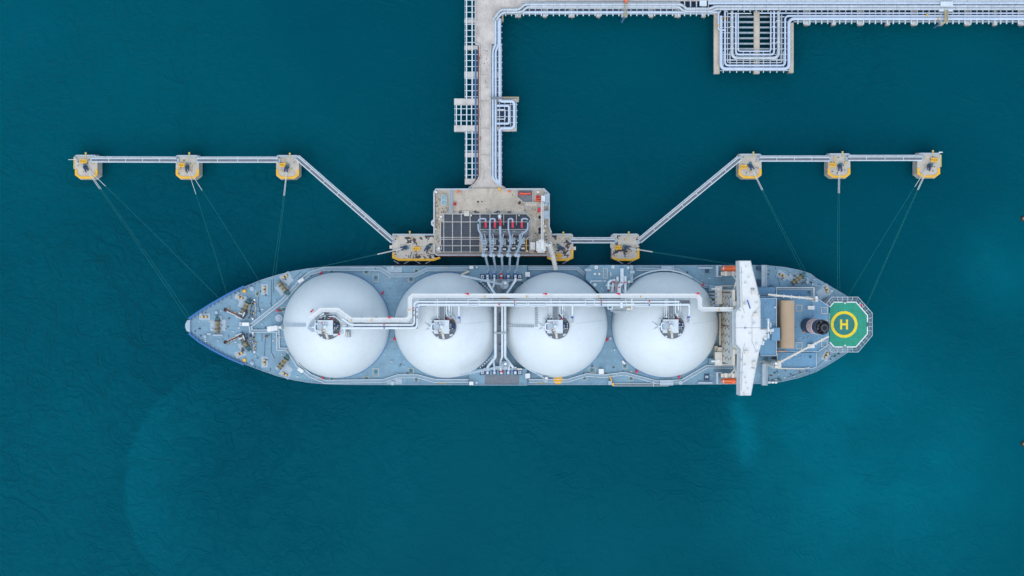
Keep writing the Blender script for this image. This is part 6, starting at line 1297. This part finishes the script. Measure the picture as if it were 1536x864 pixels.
# ---- walkway bridges
def walk(a, c, z, label, wd=9.0, off=-3.2):
    A, D = W(*a, z), W(*c, z); u = (D - A).normalized(); nr = Vector((-u.y, u.x, 0))
    if nr.y < 0: nr = -nr
    k = S(z); t = thing('walkway_bridge', (A + D) / 2 - Vector((0, 0, 1.2)), label, 'walkway', 'walkway bridges linking the dolphins')
    rib = lambda b, o, w_, z0, z1: b.ribbon([(A + nr * o * k)[:2], (D + nr * o * k)[:2]], w_ * k, z0, z1)
    B('grated_floor', 'grateg', t, lambda b: rib(b, -.3, 3.4, z - .3, z - .05))
    def side(o):
        def f(b):
            rib(b, o, 1.5, z - 1.1, z + .12); b.tube([A + nr * o * k + Vector((0, 0, 1.15)), D + nr * o * k + Vector((0, 0, 1.15))], .11, 4)
            L = max(2, int((D - A).length / 3))
            for i in range(L + 1):
                p = A.lerp(D, i / L) + nr * o * k; b.box(p.x - .07, p.x + .07, p.y - .07, p.y + .07, z + .1, z + 1.15)
        return f
    B('girder', 'steelw', t, side(2.2)); B('girder', 'steelw', t, side(-2.9))
    B('pipe_duct', 'pipeg', t, lambda b: rib(b, 4.4, 1.8, z - .6, z + .1))
    def ties(b):
        L = max(2, int((D - A).length / 7.2))
        for i in range(1, L): p = A.lerp(D, i / L) - nr * .3 * k; b.box(p.x - .13, p.x + .13, p.y - 1.7 * k, p.y + 1.7 * k, z - .045, z + .06, math.atan2(u.y, u.x))
    B('floor_joint', 'steelw', t, ties)
    B('landing', 'deckl', t, lambda b: [b.box(p.x - .9, p.x + .9, p.y - .75, p.y + .75, z - .8, z - .31, math.atan2(u.y, u.x)) for p in (A, D)])
zw = ZM + 1.1
walk((137.5, 239.8), (265, 240.2), zw, 'straight walkway bridge at the far left, between the two outermost left dolphins')
walk((296, 240.2), (417, 240.2), zw, 'straight walkway bridge ending where the left diagonal walkway begins')
walk((445.5, 236.6), (588.4, 361.8), zw, 'long diagonal walkway bridge sloping down on the left of the platform')
walk((1109.6, 237.8), (959.6, 361.8), zw, 'long diagonal walkway bridge sloping up on the right of the platform')
walk((1139, 238.6), (1244, 238.6), zw, 'straight walkway bridge starting where the right diagonal walkway ends')
walk((1272, 237.6), (1383, 237.6), zw, 'straight walkway bridge at the far right, between the two outermost right dolphins')
walk((857, 361.2), (922, 361.2), ZB + .9, 'short walkway bridge between the two breasting dolphins right of the platform')
# ---- mooring lines
ML = [((130.4, 253.6), (151, 284.5), (288, 480), 'green mooring line from the far left dolphin, upper of a close pair'),
      ((129, 254.4), (148, 284.5), (283.5, 482), 'green mooring line from the far left dolphin, lower of a close pair'),
      ((131, 253), (158.5, 279.6), (331, 449.6), 'green mooring line from the far left dolphin, the one slanting away from the pair'),
      ((281.2, 253), (292.8, 292), (341, 444), 'green mooring line from the second left dolphin, the steeper one'),
      ((282, 253), (302.5, 286.5), (389, 421.8), 'green mooring line from the second left dolphin, the flatter one'),
      ((430, 253), (424, 293.5), (408.5, 415.8), 'mooring line straight down from the third left dolphin, left of a pair'),
      ((430.8, 253), (426.4, 293.5), (412.6, 414.8), 'mooring line straight down from the third left dolphin, right of a pair'),
      ((606, 372), (566.5, 380.2), (464, 403.2), 'green mooring line running left from the stained wide dolphin, upper one'),
      ((606, 373), (566.5, 382), (470, 402.6), 'green mooring line running left from the stained wide dolphin, lower one'),
      ((941, 371.4), (978.5, 376), (1118, 398.4), 'mooring line running right from the spotted dolphin, upper one'),
      ((941, 372.2), (978.5, 378), (1108, 398.6), 'mooring line running right from the spotted dolphin, lower one'),
      ((1127, 252), (1144.8, 284.5), (1204, 407.4), 'green mooring line from the first right dolphin, left of a pair', ),
      ((1128, 251.6), (1146.2, 284), (1209.5, 409), 'green mooring line from the first right dolphin, right of a pair'),
      ((1258.4, 252), (1257.8, 290), (1256.6, 436.8), 'mooring line straight down from the second right dolphin, left of a pair'),
      ((1260, 252), (1260, 290), (1260, 438.8), 'mooring line straight down from the second right dolphin, right of a pair'),
      ((1392.6, 252), (1376.5, 284.5), (1284.5, 497), 'green mooring line from the far right dolphin, right of the close pair'),
      ((1391, 252), (1374, 284.5), (1284.5, 493), 'green mooring line from the far right dolphin, left of the close pair'),
      ((1390, 252), (1371.5, 280), (1271, 446.4), 'green mooring line from the far right dolphin, the one slanting away from the pair')]
for a, mid, c, lab in ML:
    A = W(*a, (ZB if 580 < a[0] < 960 else ZM) + 1.4); D = W(*c, ZD + .7)
    m_ = W(*mid, 10.6); f = min(.5, max(.08, (Vector(m_[:2]) - Vector(A[:2])).length / (Vector(D[:2]) - Vector(A[:2])).length))
    sag = lambda u: A.lerp(D, u) - Vector((0, 0, 5.0 * u * (1 - u)))
    t = thing('mooring_line', A, lab, 'mooring line', 'mooring lines from the dolphins to the ship')
    B('tail', 'ropew', t, lambda b: b.tube([sag(f * i / 4) for i in range(5)], .1, 6))
    B('rope', 'rope', t, lambda b: b.tube([sag(f + (1 - f) * i / 12) for i in range(13)], .042, 6))
# ---- buoys at the right edge of the frame
for x, y, lab in ((1534.5, 328, 'small dark buoy floating at the right edge, level with the dolphin walkway'), (1535, 665.5, 'small dark buoy floating at the right edge, far below the ship stern')):
    t = thing('mooring_buoy', W(x, y, -.4), lab, 'buoy', 'small buoys at the right edge'); p = W(x, y, 0)
    B('float', 'buoy', t, lambda b: b.lathe(p.x, p.y, [(.3, -.9), (1.0, -.5), (1.25, .1), (1.0, .7), (.4, .9)], 18), 'auto')
    B('lifting_ring', 'ochre', t, lambda b: b.tube([(p.x + .35 * math.cos(q), p.y + .35 * math.sin(q), 1.0) for q in [2 * math.pi * i / 12 for i in range(13)]], .12, 6))
